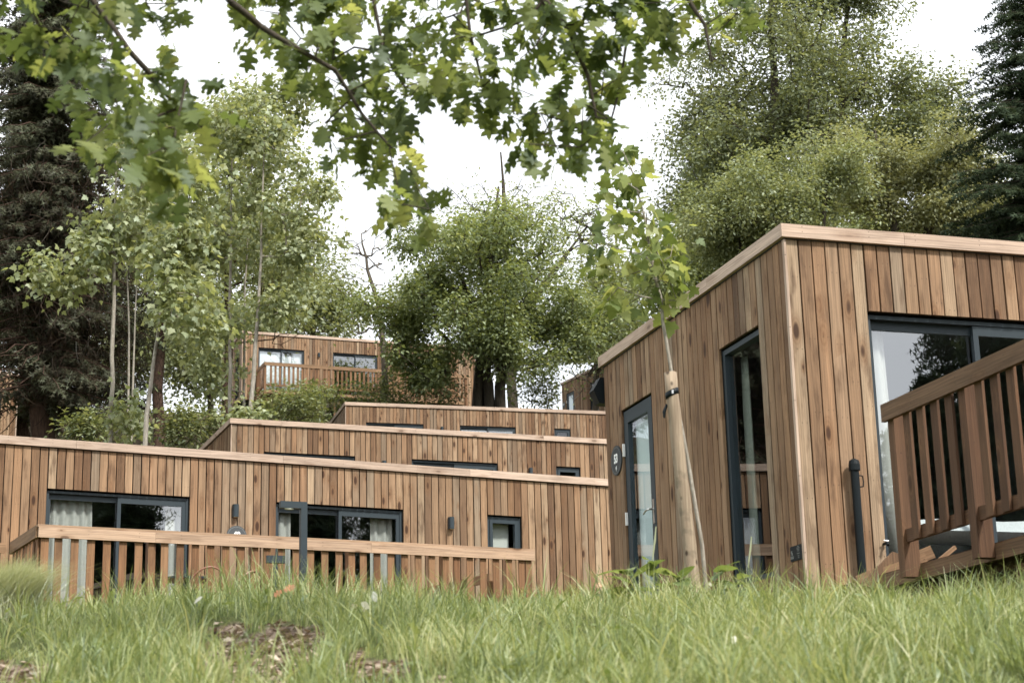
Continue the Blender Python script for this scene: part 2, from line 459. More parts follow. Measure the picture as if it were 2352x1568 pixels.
def make_cabin():
    root = thing("timber_cabin", "", "cabin")
    # cladding boards, each a little proud or shy of the next
    w = MB()
    zt = HT - .125
    for (a, b, c, d) in cut(LX, [W1, W2, W3], 0, zt, PW):
        j = random.uniform(0, .006); g = random.uniform(.0055, .0095)
        w.box(a + g, b - g, -j, .022, c - random.uniform(0, .012) * (c == 0), d)
    for (a, b, c, d) in cut(LY, [SW, SD], 0, zt, PW):
        j = random.uniform(0, .006); g = random.uniform(.0055, .0095)
        w.box(-j, .022, a + g + .024 * (a == 0), b - g, c, d)
    for i in range(NX):
        w.box(i * PW + .005, (i + 1) * PW - .005, LY - .022, LY + random.uniform(0, .004), 0, zt)
    for i in range(NY):
        w.box(LX - .022, LX + random.uniform(0, .004), i * PW + .005 + .024 * (i == 0), (i + 1) * PW - .005 - .024 * (i == NY - 1), 0, zt)
    w.build("wall", M['clad'], root)
    # wall core and room
    c_ = MB()
    for (a, b, c, d) in cut(LX - .06, [(o[0] - .03, o[1] - .03, o[2], o[3]) for o in (W1, W2, W3)], .02, zt - .01):
        c_.box(a + .03, b + .03, .026, .16, c, d)
    for (a, b, c, d) in cut(LY - .32, [(o[0] - .16, o[1] - .16, o[2], o[3]) for o in (SW, SD)], .02, zt - .01):
        c_.box(.026, .15, a + .16, b + .16, c, d)
    c_.box(.03, LX - .03, LY - .15, LY - .026, .02, zt - .01)
    c_.box(LX - .15, LX - .026, .16, LY - .15, .02, zt - .01)
    c_.build("wall_core", M['dark'], root)
    r_ = MB()
    r_.box(.16, LX - .16, .17, LY - .16, .16, .21); r_.box(.16, LX - .16, .17, LY - .16, 2.70, 2.74)
    r_.box(3.55, 3.65, .17, LY - .16, .215, 2.695); r_.box(6.85, 6.95, .17, LY - .16, .215, 2.695)
    r_.box(.155, .16, LY - 3.1, LY - .16, .215, 2.695) if False else None
    r_.build("interior", M['room'], root)
    rf = MB(); rf.box(-.01, LX + .01, -.01, LY + .01, zt, HT - .03); rf.build("roof", M['roof'], root)
    # fascia: boards butted on all four sides
    t = MB(); cuts = [-.045, 1.10, 4.20, 7.31, LX + .045]
    for a, b in zip(cuts[:-1], cuts[1:]): t.box(a + .0015, b - .0015, -.045, -.012, HT - .115, HT)
    cuts = [-.0115, 1.55, LY + .011]
    for a, b in zip(cuts[:-1], cuts[1:]):
        t.box(-.045, -.012, a, b - .003, HT - .115, HT - .001)
    t.box(-.045, LX + .045, LY + .012, LY + .045, HT - .115, HT - .001); t.box(LX + .012, LX + .045, -.0115, LY + .011, HT - .115, HT - .001)
    t.build("trim", M['trim'], root)
    cn = MB(); cn.box(-.016, .004, -.016, .022, .0, zt - .004); cn.build("corner_strip", M['trim'], root)
    # sliding doors
    for (x0, x1, z0, z1), gm in ((W1, 'glass_sky'), (W2, 'glass_sky')):
        f = MB(); ring(f, x0 + .004, x1 - .004, z0 + .004, z1 - .02, .035, .05, .15)
        d = f.build("patio_door", M['frame'], root)
        xm = (x0 + x1) / 2 + .01
        sa = MB(); ring(sa, x0 + .04, xm + .03, z0 + .04, z1 - .058, .035, .105, .14, .075); sa.build("sash", M['frame'], d)
        pane(x0 + .0752, xm - .0052, z0 + .0752, z1 - .1335, .12, M[gm], d)
        sb = MB(); ring(sb, xm - .02, x1 - .04, z0 + .04, z1 - .058, .05, .06, .10, .085); sb.build("sash", M['frame'], d)
        pane(xm + .0302, x1 - .0902, z0 + .0902, z1 - .1435, .08, M[gm], d)
    x0, x1, z0, z1 = W3
    f = MB(); ring(f, x0 + .004, x1 - .004, z0 + .004, z1 - .02, .05, .05, .12); wn = f.build("window", M['frame'], root)
    sa = MB(); ring(sa, x0 + .056, x1 - .056, z0 + .056, z1 - .072, .05, .035, .10); sa.build("sash", M['frame'], wn)
    pane(x0 + .1062, x1 - .1062, z0 + .1062, z1 - .1222, .07, M['glass'], wn)
    # short side: tall window and entrance door
    y0, y1, z0, z1 = SW
    f = MB(); ring(f, y0 + .004, y1 - .004, z0 + .004, z1 - .02, .045, .03, .12, side=True); wn = f.build("window", M['frame'], root)
    pane(y0 + .0492, y1 - .0492, z0 + .0492, z1 - .0652, .07, M['glass'], wn, True)
    y0, y1, z0, z1 = SD
    f = MB(); ring(f, y0 + .06, y1 - .004, z0 + .004, z1 - .02, .11, .02, .07, .13, side=True); dr = f.build("entrance_door", M['frame'], root)
    pane(y0 + .17, y1 - .114, z0 + .114, z1 - .15, .045, M['glass'], dr, True)
    h = MB(); yh = y0 + .10; zh = z0 + 1.0
    h.box(.008, .02, yh - .018, yh + .018, zh - .14, zh + .10); h.tube([(.01, yh, zh), (-.035, yh, zh), (-.045, yh + .02, zh - .002), (-.045, yh + .075, zh - .008), (-.045, yh + .13, zh - .03)], .0095, 8)
    h.build("handle", M['steel'], dr)
    for zz in (z1 - .42, z0 + 1.02):
        hg = MB(); hg.box(-.012, .012, y1 - .03, y1 - .012, zz - .065, zz + .065); hg.build("hinge", M['paint'], dr)
    jb = MB(); jb.box(.025, .10, y0 + .004, y0 + .056, z0 + .004, z1 - .02); jb.build("door_jamb", M['frame'], dr)
    return root


def rz_loc(P, t, dz=-HT, du=0.0, dn=0.0):
    u = np.array([cos(t), sin(t), 0]); n = np.array([-sin(t), cos(t), 0])
    return np.array(P) + u * du + n * dn + np.array([0, 0, dz])


VS = 1.163265
cab_specs = []
T53, TA, T2, T3, T4, T5 = .2994214, .482, .3725, .267, .3655, radians(26.54)
P53 = at(2086.4 / VS, 596 / VS, 14.0); PA = at(0, 1161.5 / VS, 24.11); P2 = at(615 / VS, 1116 / VS, 37.6)
P3 = at(921 / VS, 1073 / VS, 60.6); P4 = at(716 / VS, 887.7 / VS, 75.67); P5f = at(1498.2 / VS, 1022.7 / VS, 90.0)
K = .045                        # fascia stands proud of the boards
o53 = rz_loc(P53, T53, -HT, K, K); oA = rz_loc(PA, TA, -HT, K - .075, K); o2 = rz_loc(P2, T2, -HT, K, K); o3 = rz_loc(P3, T3, -HT, K, K)
o4 = rz_loc(P4, T4, -HT, K - 1.17, K); o5 = rz_loc(P5f, T5, -HT, K, -LY)
labels = [(o53, T53, "large near timber cabin with a tall side window and a door numbered 53"),
          (oA, TA, "long timber cabin behind the grey bollard lamp, with a railed deck in front"),
          (o2, T2, "middle one of the three stacked timber cabins, directly above the railed front cabin"),
          (o3, T3, "highest of the three stacked timber cabins, only its top strip showing"),
          (o4, T4, "small far timber cabin up in the trees with a raised railed balcony"),
          (o5, T5, "far timber cabin peeping out behind the left edge of the cabin numbered 53")]
cab = make_cabin(); cabins = []
for i, (loc, t, lab) in enumerate(labels):
    c = cab if i == 0 else copy_tree(cab)
    c.location = [float(q) for q in loc]; c.rotation_euler = (0, 0, t)
    tag(c, lab, "cabin", "timber holiday cabins on the slope"); cabins.append(c)


def fr(i): return Matrix.Translation(Vector([float(q) for q in labels[i][0]])) @ Matrix.Rotation(labels[i][1], 4, 'Z')


def loc(i, x, y, z): return fr(i) @ Vector((x, y, z))


# the cabin behind the redwood: turned so that its corner faces us
c = copy_tree(cab); Pc = at(42, 860, 56); tc_ = radians(-38)
c.rotation_euler = (0, 0, radians(142)); c.location = (0, 0, 0)
c.location = [float(q) for q in (Pc + np.array([0, 0, -HT]) - np.array([cos(radians(142)) * LX, sin(radians(142)) * LX, 0]) * 0)]
tag(c, "timber cabin half hidden behind the redwood trunk, pale corner face showing", "cabin", "timber holiday cabins on the slope")
CH = c


# ------------------------------------------------------------------ decks and railings
def railing(label, i, a, b, ztop, n_bal, posts, rail_mat, bal_mat, bal_len, joints=(), bw=.092, bt=.022, ph=None, bh=.125, xs=None):
    """straight railing from a to b (cabin i's own x, y); parts: top rail, bottom rail, posts, balusters"""
    root = thing("deck_railing", label, "railing", loc(i, a[0], a[1], ztop - 1.19), labels[i][1], "timber deck railings")
    d = Vector((b[0] - a[0], b[1] - a[1], 0)); L = d.length; ang = atan2(d.y, d.x)
    root.rotation_euler = (0, 0, labels[i][1] + ang)
    H = 1.19
    js = [0.0] + [j for j in joints if j < L] + [L]
    for p, q in zip(js[:-1], js[1:]):
        m = MB(); m.box(p + .001, q - .001, -.018, .018, H - .030 - bh, H - .030); m.build("rail_board", rail_mat, root)
    m = MB(); m.box(-.01, L + .005, -.012, .058, H - .0295, H); m.build("handrail_cap", rail_mat, root)
    m = MB(); m.box(.05, L - .05, .045, .075, H - bal_len, H - bal_len + .095); m.build("bottom_rail", bal_mat, root)
    for p in posts:
        m = MB(); m.box(p - .045, p + .045, .0205, .1455, -.11 if ph is None else -ph, H - .031); m.build("post", bal_mat, root)
    bm = MB(); bm.box(-bw / 2, bw / 2, .0185, .0185 + bt, H - bal_len, H - .05)
    b0 = bm.build("baluster", bal_mat, root); k = 0
    for x in (xs if xs is not None else [(j + .5) * L / n_bal for j in range(n_bal)]):
        if any(abs(x - p) < .10 for p in posts): continue
        if k == 0: o = b0
        else: o = b0.copy(); COL.objects.link(o); o.parent = root
        o.location = (x, random.uniform(-.001, .001), 0); k += 1
    return root


DZ = OPEN_B - .14                # deck top in the cabins' own heights
zr = OPEN_B + 1.05
sA = K - .075
# front cabin: rail 3.55 m in front of its wall
xa, xb, yr = -.19 - sA, 6.49 - sA, -3.545 - K
PO = [.09, 1.39, 2.71, 4.02, 5.36, 6.60]
RA = railing("long timber deck railing with pale top board behind the grass", 1, (xa, yr), (xb, yr), zr, 37, PO, M['rail'], M['deck'], 1.05, (1.42, 4.28), ph=.55, xs=[p + .16 + .195 * k for p in PO[:-1] for k in range(6)])
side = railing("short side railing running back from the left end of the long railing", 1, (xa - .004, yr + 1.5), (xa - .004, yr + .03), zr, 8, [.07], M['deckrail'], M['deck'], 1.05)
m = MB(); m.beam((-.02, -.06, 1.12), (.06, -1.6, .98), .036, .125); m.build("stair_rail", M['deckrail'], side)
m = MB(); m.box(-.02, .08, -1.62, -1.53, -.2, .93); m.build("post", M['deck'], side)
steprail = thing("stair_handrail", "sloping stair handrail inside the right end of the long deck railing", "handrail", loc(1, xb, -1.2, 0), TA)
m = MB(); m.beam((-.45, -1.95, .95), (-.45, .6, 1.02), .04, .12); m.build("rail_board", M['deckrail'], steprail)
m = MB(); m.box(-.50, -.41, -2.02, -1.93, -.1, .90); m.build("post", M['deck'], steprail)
m = MB(); m.box(-.50, -.41, .55, .64, -.1, .98); m.build("post", M['deck'], steprail)


def deck(label, i, x0, x1, y0, y1, legs, fas=.14, ma='deckrail', mb_='deck'):
    root = thing("timber_deck", label, "deck", loc(i, x0, y0, DZ - .6), labels[i][1], "raised timber decks")
    fl = MB(); W = .145; n = int((y1 - y0 - .04) / W)
    for j in range(n): fl.box(.04, x1 - x0, .04 + j * W, .04 + (j + 1) * W - .006, .574, .6)
    fl.build("floor", M[mb_], root)
    m = MB(); m.box(0, x1 - x0, -.002, .036, .585 - fas, .585); m.build("fascia_board", M[ma], root)
    m = MB(); m.box(-.002, .036, .038, y1 - y0, .585 - fas, .584); m.build("fascia_board", M[ma], root)
    jm = MB()
    for j in range(int((x1 - x0) / .6)): jm.box(.2 + j * .6, .245 + j * .6, .05, y1 - y0 - .05, .43, .573)
    jm.build("joist", M[mb_], root)
    for (px_, py_, h) in legs:
        m = MB(); m.box(px_ - .045, px_ + .045, py_ - .045, py_ + .045, -h, .43); m.build("leg", M[mb_], root)
    return root


deck("wide timber deck behind the long railing of the front cabin", 1, xa, xb, yr + .08, -.03, [(.1, .1, .4), (3.3, .1, .4), (6.5, .1, .4)])
# near cabin: the rail runs towards us at a right angle to the long wall
xr = .173 - K
R53 = railing("dark timber railing on the deck of the near cabin, cut by the right frame edge", 0, (xr, -1.137 - K), (xr, -5.4), zr, 20, [.07, 1.07, 2.25, 3.45], M['nearrail_shaded'], M['neardeck_shaded'], 1.05, (2.1,), ph=.11, bh=.105, xs=[.30 + .198 * k for k in range(20)])
deck("dark raised deck under the railing of the near cabin", 0, xr + .15, 6.0, -5.2, -.03, [(.6, .1, .5), (.12, 2.2, .5), (.12, 2.75, .5), (.12, 3.95, .5), (2.6, 3.9, .5)], .11, 'nearrail_shaded', 'neardeck_shaded')
# loose stair pieces by the corner of the near cabin
st = thing("wooden_step_stringer", "loose wooden step stringers lying in the grass below the dark down pipe", "step", loc(0, 0, 0, .10), T53)
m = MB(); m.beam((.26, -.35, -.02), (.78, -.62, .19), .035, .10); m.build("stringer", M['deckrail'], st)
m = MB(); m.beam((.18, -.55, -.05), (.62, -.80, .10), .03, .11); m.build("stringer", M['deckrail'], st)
m = MB(); m.prism([(0, 0), (.30, .26), (.36, .24), (.38, .02), (.34, -.06)], .03, Matrix.Translation((.12, -.62, -.08)) @ Matrix.Rotation(radians(90), 4, 'X')); m.build("side_panel", M['nearrail_shaded'], st)
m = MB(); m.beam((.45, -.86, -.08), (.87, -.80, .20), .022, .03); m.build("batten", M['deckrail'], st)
# far balcony
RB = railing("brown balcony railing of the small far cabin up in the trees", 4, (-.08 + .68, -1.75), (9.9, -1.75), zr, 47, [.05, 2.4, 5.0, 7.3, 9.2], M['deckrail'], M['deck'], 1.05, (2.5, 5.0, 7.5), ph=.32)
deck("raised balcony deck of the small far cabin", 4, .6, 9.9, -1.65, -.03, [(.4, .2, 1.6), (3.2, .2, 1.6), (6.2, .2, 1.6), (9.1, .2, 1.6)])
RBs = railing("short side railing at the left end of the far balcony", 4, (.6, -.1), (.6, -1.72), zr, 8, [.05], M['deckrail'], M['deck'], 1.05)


# ------------------------------------------------------------------ fittings on the walls
def disc(mb, r, y, h, n=40, r_in=0.0, zc=0.0, xc=0.0):
    """a disc or ring facing -y"""
    if r_in == 0:
        mb.prism([(xc + r * cos(a), zc + r * sin(a)) for a in np.linspace(0, 2 * pi, n, False)], h, Matrix.Translation((0, y, 0)) @ Matrix.Rotation(radians(90), 4, 'X'))
    else:
        V = []; F = []
        for j in range(n):
            a = 2 * pi * j / n
            for rr in (r_in, r): V.append((xc + rr * cos(a), y - h, zc + rr * sin(a)))
        for j in range(n): k = (j + 1) % n; F.append((2 * j, 2 * j + 1, 2 * k + 1, 2 * k))
        mb.add(V, F)


def text_mesh(s, size, depth, mat, name, parent, x, y, z, sx=1.0, bold=0.0):
    cu = bpy.data.curves.new(name, 'FONT'); cu.body = s; cu.size = size; cu.extrude = depth; cu.offset = bold; cu.align_x = 'CENTER'; cu.align_y = 'CENTER'
    tmp = bpy.data.objects.new(name, cu); COL.objects.link(tmp)
    dg = bpy.context.evaluated_depsgraph_get(); dg.update()
    me = bpy.data.meshes.new_from_object(tmp.evaluated_get(dg)); COL.objects.unlink(tmp); bpy.data.objects.remove(tmp)
    me.materials.clear(); me.materials.append(mat)
    me.transform(Matrix.Translation((x, y, z)) @ Matrix.Rotation(radians(90), 4, 'X') @ Matrix.Diagonal((sx, 1, 1, 1)))
    return link(bpy.data.objects.new(name, me), parent)


def number_sign(label, num, p, rz, face):
    t = thing("house_number_sign", label, "number sign", p, rz, "round cabin number signs")
    m = MB(); disc(m, .155, 0, .012); m.build("sign_board", face, t)
    m = MB(); disc(m, .138, -.012, .0015, 40, .133); m.build("border_line", M['ring'], t)
    text_mesh(num, .125, .001, M['paint'], "numerals", t, 0, -.0145, .015, .86, .006)
    m = MB()       # small emblem below the number
    for (cx, cz, r) in ((-.006, -.074, .010), (.006, -.066, .008), (-.002, -.086, .012), (.008, -.084, .008), (.002, -.106, .005)): disc(m, r, -.012, .002, 10, 0, cz, cx)
    m.build("emblem", M['paint'], t)
    return t


number_sign("oval dark sign with white number 53 beside the entrance door", "53", loc(0, -.006, 4.165, HT - 1.19), T53 - pi / 2, M['signface'])
number_sign("round grey sign half hidden by the long railing", "49", loc(1, 3.50 - sA * 0, -.006, HT - 1.245), TA, M['signgrey'])
number_sign("tiny dark number sign on the far cabin behind the left edge of cabin 53", "57", loc(5, -.006, 4.26, HT - 1.22), T5 - pi / 2, M['signface'])


def wall_lamp(label, p, rz):
    t = thing("wall_lamp", label, "wall lamp", p, rz, "dark half-round wall lamps")
    m = MB(); n = 14
    poly = [(.043 * cos(a), -.045 - .043 * sin(a)) for a in np.linspace(0, pi, n)] + [(-.043, -.004), (.043, -.004)]
    m.prism([(x, y) for x, y in poly], .185, Matrix.Translation((0, 0, -.0925))); m.build("lamp_body", M['frame'], t)
    m = MB(); m.box(-.03, .03, -.004, 0, -.06, .06); m.build("back_plate", M['black'], t)
    m = MB(); m.prism([(.034 * cos(a), -.045 - .034 * sin(a)) for a in np.linspace(0, 2 * pi, 14, False)], .002, Matrix.Translation((0, 0, -.0952))); m.build("lens", M['lens'], t)


LP = [(1, 3.47, "dark wall lamp above the round grey sign on the front cabin"), (1, 6.97, "dark wall lamp left of the small square window on the front cabin"),
      (2, 3.45, "dark wall lamp left of the middle sliding door on the middle stacked cabin"), (2, 6.97, "dark wall lamp left of the small window on the middle stacked cabin"),
      (3, 3.45, "dark wall lamp on the highest stacked cabin"), (4, 3.45, "tiny dark wall lamp above the far balcony railing")]
for i, x, lab in LP: wall_lamp(lab, loc(i, x, -.004, HT - .875), labels[i][1])
# flood lamp on the rear wall of the near cabin, seen past its edge
t = thing("flood_lamp", "black flood lamp sticking out past the rear edge of cabin 53", "lamp", loc(0, .25, LY + .02, HT - .42), T53)
m = MB(); m.prism([(-.36, .06), (-.28, .20), (-.02, .20), (-.02, -.10), (-.30, -.08)], .14, Matrix.Translation((0, .16, 0)) @ Matrix.Rotation(radians(90), 4, 'X')); m.build("lamp_head", M['black'], t)
m = MB(); m.box(-.05, -.01, 0, .16, .0, .05); m.build("bracket", M['black'], t)

# black information plaque by the corner
t = thing("info_plaque", "small black plaque with white marks low on the corner of cabin 53", "plaque", loc(0, -.006, .13, .375), T53 - pi / 2)
m = MB(); m.box(-.115, .115, -.008, 0, -.06, .06); m.build("plate", M['black'], t)
m = MB()
for (x, z, w, h) in ((-.085, .020, .022, .008), (-.092, .012, .009, .012), (-.080, .004, .022, .008), (-.072, -.004, .009, .012), (-.082, -.010, .022, .007)): m.box(x - w / 2, x + w / 2, -.0095, -.0081, z - h / 2, z + h / 2)
for r_, z in ((0, -.024), (1, -.036)):
    for j in range(6): m.box(-.11 + j * .010, -.103 + j * .010, -.0095, -.0081, z - .004, z + .004)
for (z, w) in ((.048, .03), (.036, .05), (.024, .045), (.012, .03), (-.008, .05), (-.026, .03), (-.042, .026)): m.box(.035 - w / 2, .035 + w / 2, -.0095, -.0081, z - .002, z + .002)
m.build("print", M['ring'], t)
# drain pipe with cap on the near cabin
t = thing("vent_pipe", "black pipe with a round cap standing against the wall of cabin 53", "pipe", loc(0, .495 - K, -.075, 0), T53)
m = MB(); m.tube([(0, 0, .15), (0, 0, 1.07)], .034, 20); m.build("pipe", M['black'], t)
m = MB(); m.tube([(0, 0, 1.02), (0, 0, 1.07), (0, 0, 1.10), (0, 0, 1.115)], [.046, .046, .040, .018], 20); m.build("cap", M['black'], t)
m = MB(); m.tube([(.03, -.01, .98), (.062, -.01, .975), (.066, -.01, .93), (.062, -.01, .89), (.03, -.01, .885)], .006, 6); m.build("handle", M['black'], t)
m = MB(); m.tube([(0, 0, .20), (0, 0, .10), (.0, -.02, .06), (-.07, -.05, .02)], .036, 16); m.build("elbow", M['black'], t)
t = thing("outdoor_tap", "small metal tap at the bottom corner of the sliding door", "tap", loc(0, .745 - K, -.006, .44), T53)
m = MB(); m.tube([(0, 0, 0), (0, -.05, 0), (0, -.07, -.02)], .012, 10); m.build("spout", M['black'], t)
m = MB(); m.tube([(-.02, -.035, .022), (.025, -.035, .018)], .007, 8); m.build("handle", M['steel'], t)


# ------------------------------------------------------------------ curtains and bed
def curtain(label, i, x0, x1, y, mat, z0=.24, z1=2.33, side=False, amp=.028, waves=None, gather=0.0):
    n = max(12, int((x1 - x0) * 90)); waves = waves or (x1 - x0) / .13
    V = []; F = []
    rows = [0, .08, .25, .6, 1.0]
    for r in rows:
        for j in range(n + 1):
            q = j / n; a = amp * sin(q * waves * 2 * pi + .6 * sin(q * 7)) * (.55 + .45 * min(1, r * 3 + .2))
            x = x0 + (x1 - x0) * (q + gather * (r) * (q)) ; z = z1 + (z0 - z1) * r
            V.append((y + a, x, z) if side else (x, y + a, z))
    for r in range(len(rows) - 1):
        for j in range(n): b = r * (n + 1) + j; F.append((b, b + 1, b + n + 2, b + n + 1))
    m = MB(); m.add(V, F); o = m.build("curtain", mat, None, True)
    md = o.modifiers.new("cloth", 'SOLIDIFY'); md.thickness = .004
    o.matrix_world = fr(i); tag(o, label, "curtain", "window curtains")


curtain("pale grey curtain in the left pane of the front cabin's left sliding door", 1, .80, 1.42, .24, M['curtain'], gather=.05)
curtain("narrow curtain at the right end of the front cabin's left sliding door", 1, 2.50, 2.72, .24, M['curtain'])
curtain("narrow curtain behind the bollard lamp in the front cabin's right sliding door", 1, 4.18, 4.42, .24, M['curtain'])
curtain("grey curtain at the right end of the front cabin's right sliding door", 1, 5.72, 6.08, .24, M['curtain'])
curtain("pale blind in the small square window of the front cabin", 1, 7.79, 8.10, .22, M['curtain'], 1.6, 2.33, amp=.004, waves=1)
curtain("thin sheer curtain in the tall side window of cabin 53", 0, 1.34, 1.50, .22, M['sheer'], side=True, amp=.02)
curtain("grey curtain at the left edge of the big sliding door of cabin 53", 0, .80, .98, .24, M['curtain'], gather=.25)
curtain("pale blind filling the glass of the entrance door numbered 53", 0, SD[0] + .15, SD[1] - .09, .11, M['frost'], side=True, amp=.003, waves=2)
curtain("pale blind in the door of the far cabin behind cabin 53", 5, SD[0] + .15, SD[1] - .09, .11, M['frost'], side=True, amp=.003, waves=2)
curtain("pale curtain in the tall window of the far cabin behind cabin 53", 5, 1.05, 1.36, .24, M['curtain'], side=True)
curtain("bright white blinds across the far balcony's left sliding door", 4, .78, 2.74, .19, M['white'], amp=.004, waves=8)
curtain("pale curtain across the right sliding door of the middle stacked cabin", 2, 4.15, 6.1, .2, M['frost'], amp=.02)
curtain("pale curtain across the left sliding door of the middle stacked cabin", 2, .76, 2.7, .2, M['frost'], amp=.02)
curtain("pale curtain across the right sliding door of the highest stacked cabin", 3, 4.15, 6.1, .2, M['frost'], amp=.02)
bed = thing("bed", "white made bed behind the glass of cabin 53 seen through the railing", "bed", loc(0, 1.0, .32, .215), T53)
m = MB(); m.box(0, 1.9, 0, 1.6, .05, .28); m.build("base", M['dark'], bed)


def pillow_mesh(x0, x1, y0, y1, z0, h, nx=14, ny=12, e=.55):
    V = []; F = []
    for s_ in (1, -1):
        for a in range(nx + 1):
            for b in range(ny + 1):
                u = a / nx * 2 - 1; v = b / ny * 2 - 1
                q = max(0, (1 - u ** 4) * (1 - v ** 4)) ** e
                V.append((x0 + (x1 - x0) * (u + 1) / 2, y0 + (y1 - y0) * (v + 1) / 2, z0 + h / 2 + s_ * q * h / 2 + .012 * sin(u * 7 + v * 3) * q))
    o = (nx + 1) * (ny + 1)
    for a in range(nx):
        for b in range(ny):
            i = a * (ny + 1) + b
            F.append((i, i + ny + 1, i + ny + 2, i + 1)); F.append((o + i, o + i + 1, o + i + ny + 2, o + i + ny + 1))
    return V, F


m = MB(); m.add(*pillow_mesh(-.02, 1.92, -.02, 1.62, .26, .28, e=.25)); m.build("duvet", M['white'], bed, True)
for y in (.05, .85):
    p = MB(); V, F = pillow_mesh(0, .45, y, y + .65, 0, .2); V = [(q[0] * .45 + .05, q[1], q[2] * 1.2 + q[0] * .9 + .5) for q in V]; p.add(V, F); p.build("pillow", M['white'], bed, True)

# ------------------------------------------------------------------ bollard lamp, chairs, small box
bp = at(697, 1153, 19.6); gb = float(gz(bp[0], 19.6))
t = thing("bollard_lamp", "dark grey square bollard lamp with a short arm in front of the railing", "lamp", (bp[0], bp[1], gb), radians(24))
h = float(bp[2]) - gb
m = MB(); m.box(-.036, .036, -.036, .036, 0, h); m.build("post", M['frame'], t)
m = MB(); m.box(-.27, -.0365, -.036, .036, h - .075, h); m.build("arm", M['frame'], t)
m = MB(); m.prism([(-.165 + .052 * cos(a), .030 * sin(a)) for a in np.linspace(0, 2 * pi, 24, False)], .012, Matrix.Translation((0, 0, h - .087))); m.build("lens", M['lens'], t)
m = MB(); m.box(-.07, .07, -.07, .07, 0, .012); m.build("base_plate", M['frame'], t)
bq = at(633, 1282, 19.2)
t = thing("utility_box", "low dark grey box left of the bollard lamp, half hidden by grass", "box", (bq[0], bq[1], float(gz(bq[0], bq[1]))), radians(20))
hb = float(bq[2]) - t.location[2]
m = MB(); m.box(-.10, .10, -.03, .03, hb - .05, hb + .03); m.build("housing", M['frame'], t); m = MB(); m.box(-.02, .02, -.015, .015, 0, hb - .05); m.build("foot", M['frame'], t)


def chair(label, x, y, rz):
    o = thing("garden_chair", label, "chair", loc(1, x, y, DZ), TA + rz, "terracotta tube chairs on the deck")
    m = MB(); m.tube([(.0 + .24 * cos(a), .22 * sin(a), .44) for a in np.linspace(0, 2 * pi, 17)], .011, 6, False); m.build("seat_ring", M['copper'], o)
    m = MB(); m.prism([(.225 * cos(a), .205 * sin(a)) for a in np.linspace(0, 2 * pi, 20, False)], .014, Matrix.Translation((0, 0, .432))); m.build("seat", M['copper'], o)
    m = MB(); m.tube([(.25 * cos(a), .05 + .19 * max(0, sin(a)) * .9 + .04, .44 + .30 * sin(a)) for a in np.linspace(0, pi, 15)], .012, 8); m.build("back_frame", M['copper'], o)
    m = MB()
    for q in (-.12, -.04, .04, .12): m.tube([(q, .19, .44), (q, .25, .44 + .30 * sqrt(max(0, 1 - (q / .25) ** 2)))], .006, 6)
    m.build("back_bars", M['copper'], o)
    for (a, b) in ((-.17, -.15), (.17, -.15), (-.17, .15), (.17, .15)):
        m = MB(); m.tube([(a, b, .44), (a * 1.15, b * 1.2, 0)], .011, 6); m.build("leg", M['copper'], o)


ch1 = at(500, 1310, 22.3)
for lab, vx, Y, rz in (("terracotta tube chair behind the long railing, left one of two", 470, 21.9, pi), ("terracotta tube chair behind the long railing, right one of two", 550, 22.3, pi + .5)):
    q = at(vx, 1300, Y); li = fr(1).inverted() @ Vector(q); chair(lab, li.x, li.y, rz)
q = at(430, 1300, 22.6); li = fr(1).inverted() @ Vector(q)
tb = thing("garden_table", "small dark table on the deck beside the terracotta chairs", "table", loc(1, li.x, li.y, DZ), TA)
m = MB(); m.prism([(.33 * cos(a), .33 * sin(a)) for a in np.linspace(0, 2 * pi, 28, False)], .025, Matrix.Translation((0, 0, .70))); m.build("tabletop", M['frame'], tb)
m = MB(); m.tube([(0, 0, 0), (0, 0, .70)], .03, 10); m.build("pedestal", M['frame'], tb)


# ------------------------------------------------------------------ vegetation
def frames(dirs, normals):
    d = dirs / (np.linalg.norm(dirs, axis=1, keepdims=True) + 1e-9)
    s = np.cross(d, normals); s /= (np.linalg.norm(s, axis=1, keepdims=True) + 1e-9)
    n = np.cross(s, d)
    return s, d, n


def blades(name, tpl, P, dirs, normals, size, mat, parent=None):
    """one mesh of many copies of a small outline: tpl = (verts, faces), x sideways, y along, z off the blade"""
    T, F = np.array(tpl[0], float), tpl[1]
    s, d, n = frames(dirs, normals)
    size = np.broadcast_to(np.asarray(size, float), (len(P),))
    V = P[:, None] + size[:, None, None] * (T[None, :, 0, None] * s[:, None] + T[None, :, 1, None] * d[:, None] + T[None, :, 2, None] * n[:, None])
    N, Mv = len(P), len(T)
    lo = np.concatenate([np.array(f) for f in F]); cnt = np.array([len(f) for f in F])
    loops = (np.arange(N)[:, None] * Mv + lo[None]).ravel()
    me = np_mesh(name, V.reshape(-1, 3), loops, np.tile(cnt, N), mat)
    return link(bpy.data.objects.new(name, me), parent)


OVAL = ([(0, 0, 0), (.26, .38, .06), (0, 1, -.05), (-.26, .38, .06), (0, .45, -.03)], [(0, 1, 4), (1, 2, 4), (0, 4, 3), (4, 2, 3)])
DIAM = ([(0, 0, 0), (.30, .42, .07), (0, 1, -.06), (-.30, .42, .07)], [(0, 1, 2), (0, 2, 3)])
SPRAY = ([(-.06, 0, 0), (.06, 0, 0), (.11, .5, -.06), (.0, 1, -.25), (-.11, .5, -.06)], [(0, 1, 2, 4), (4, 2, 3)])


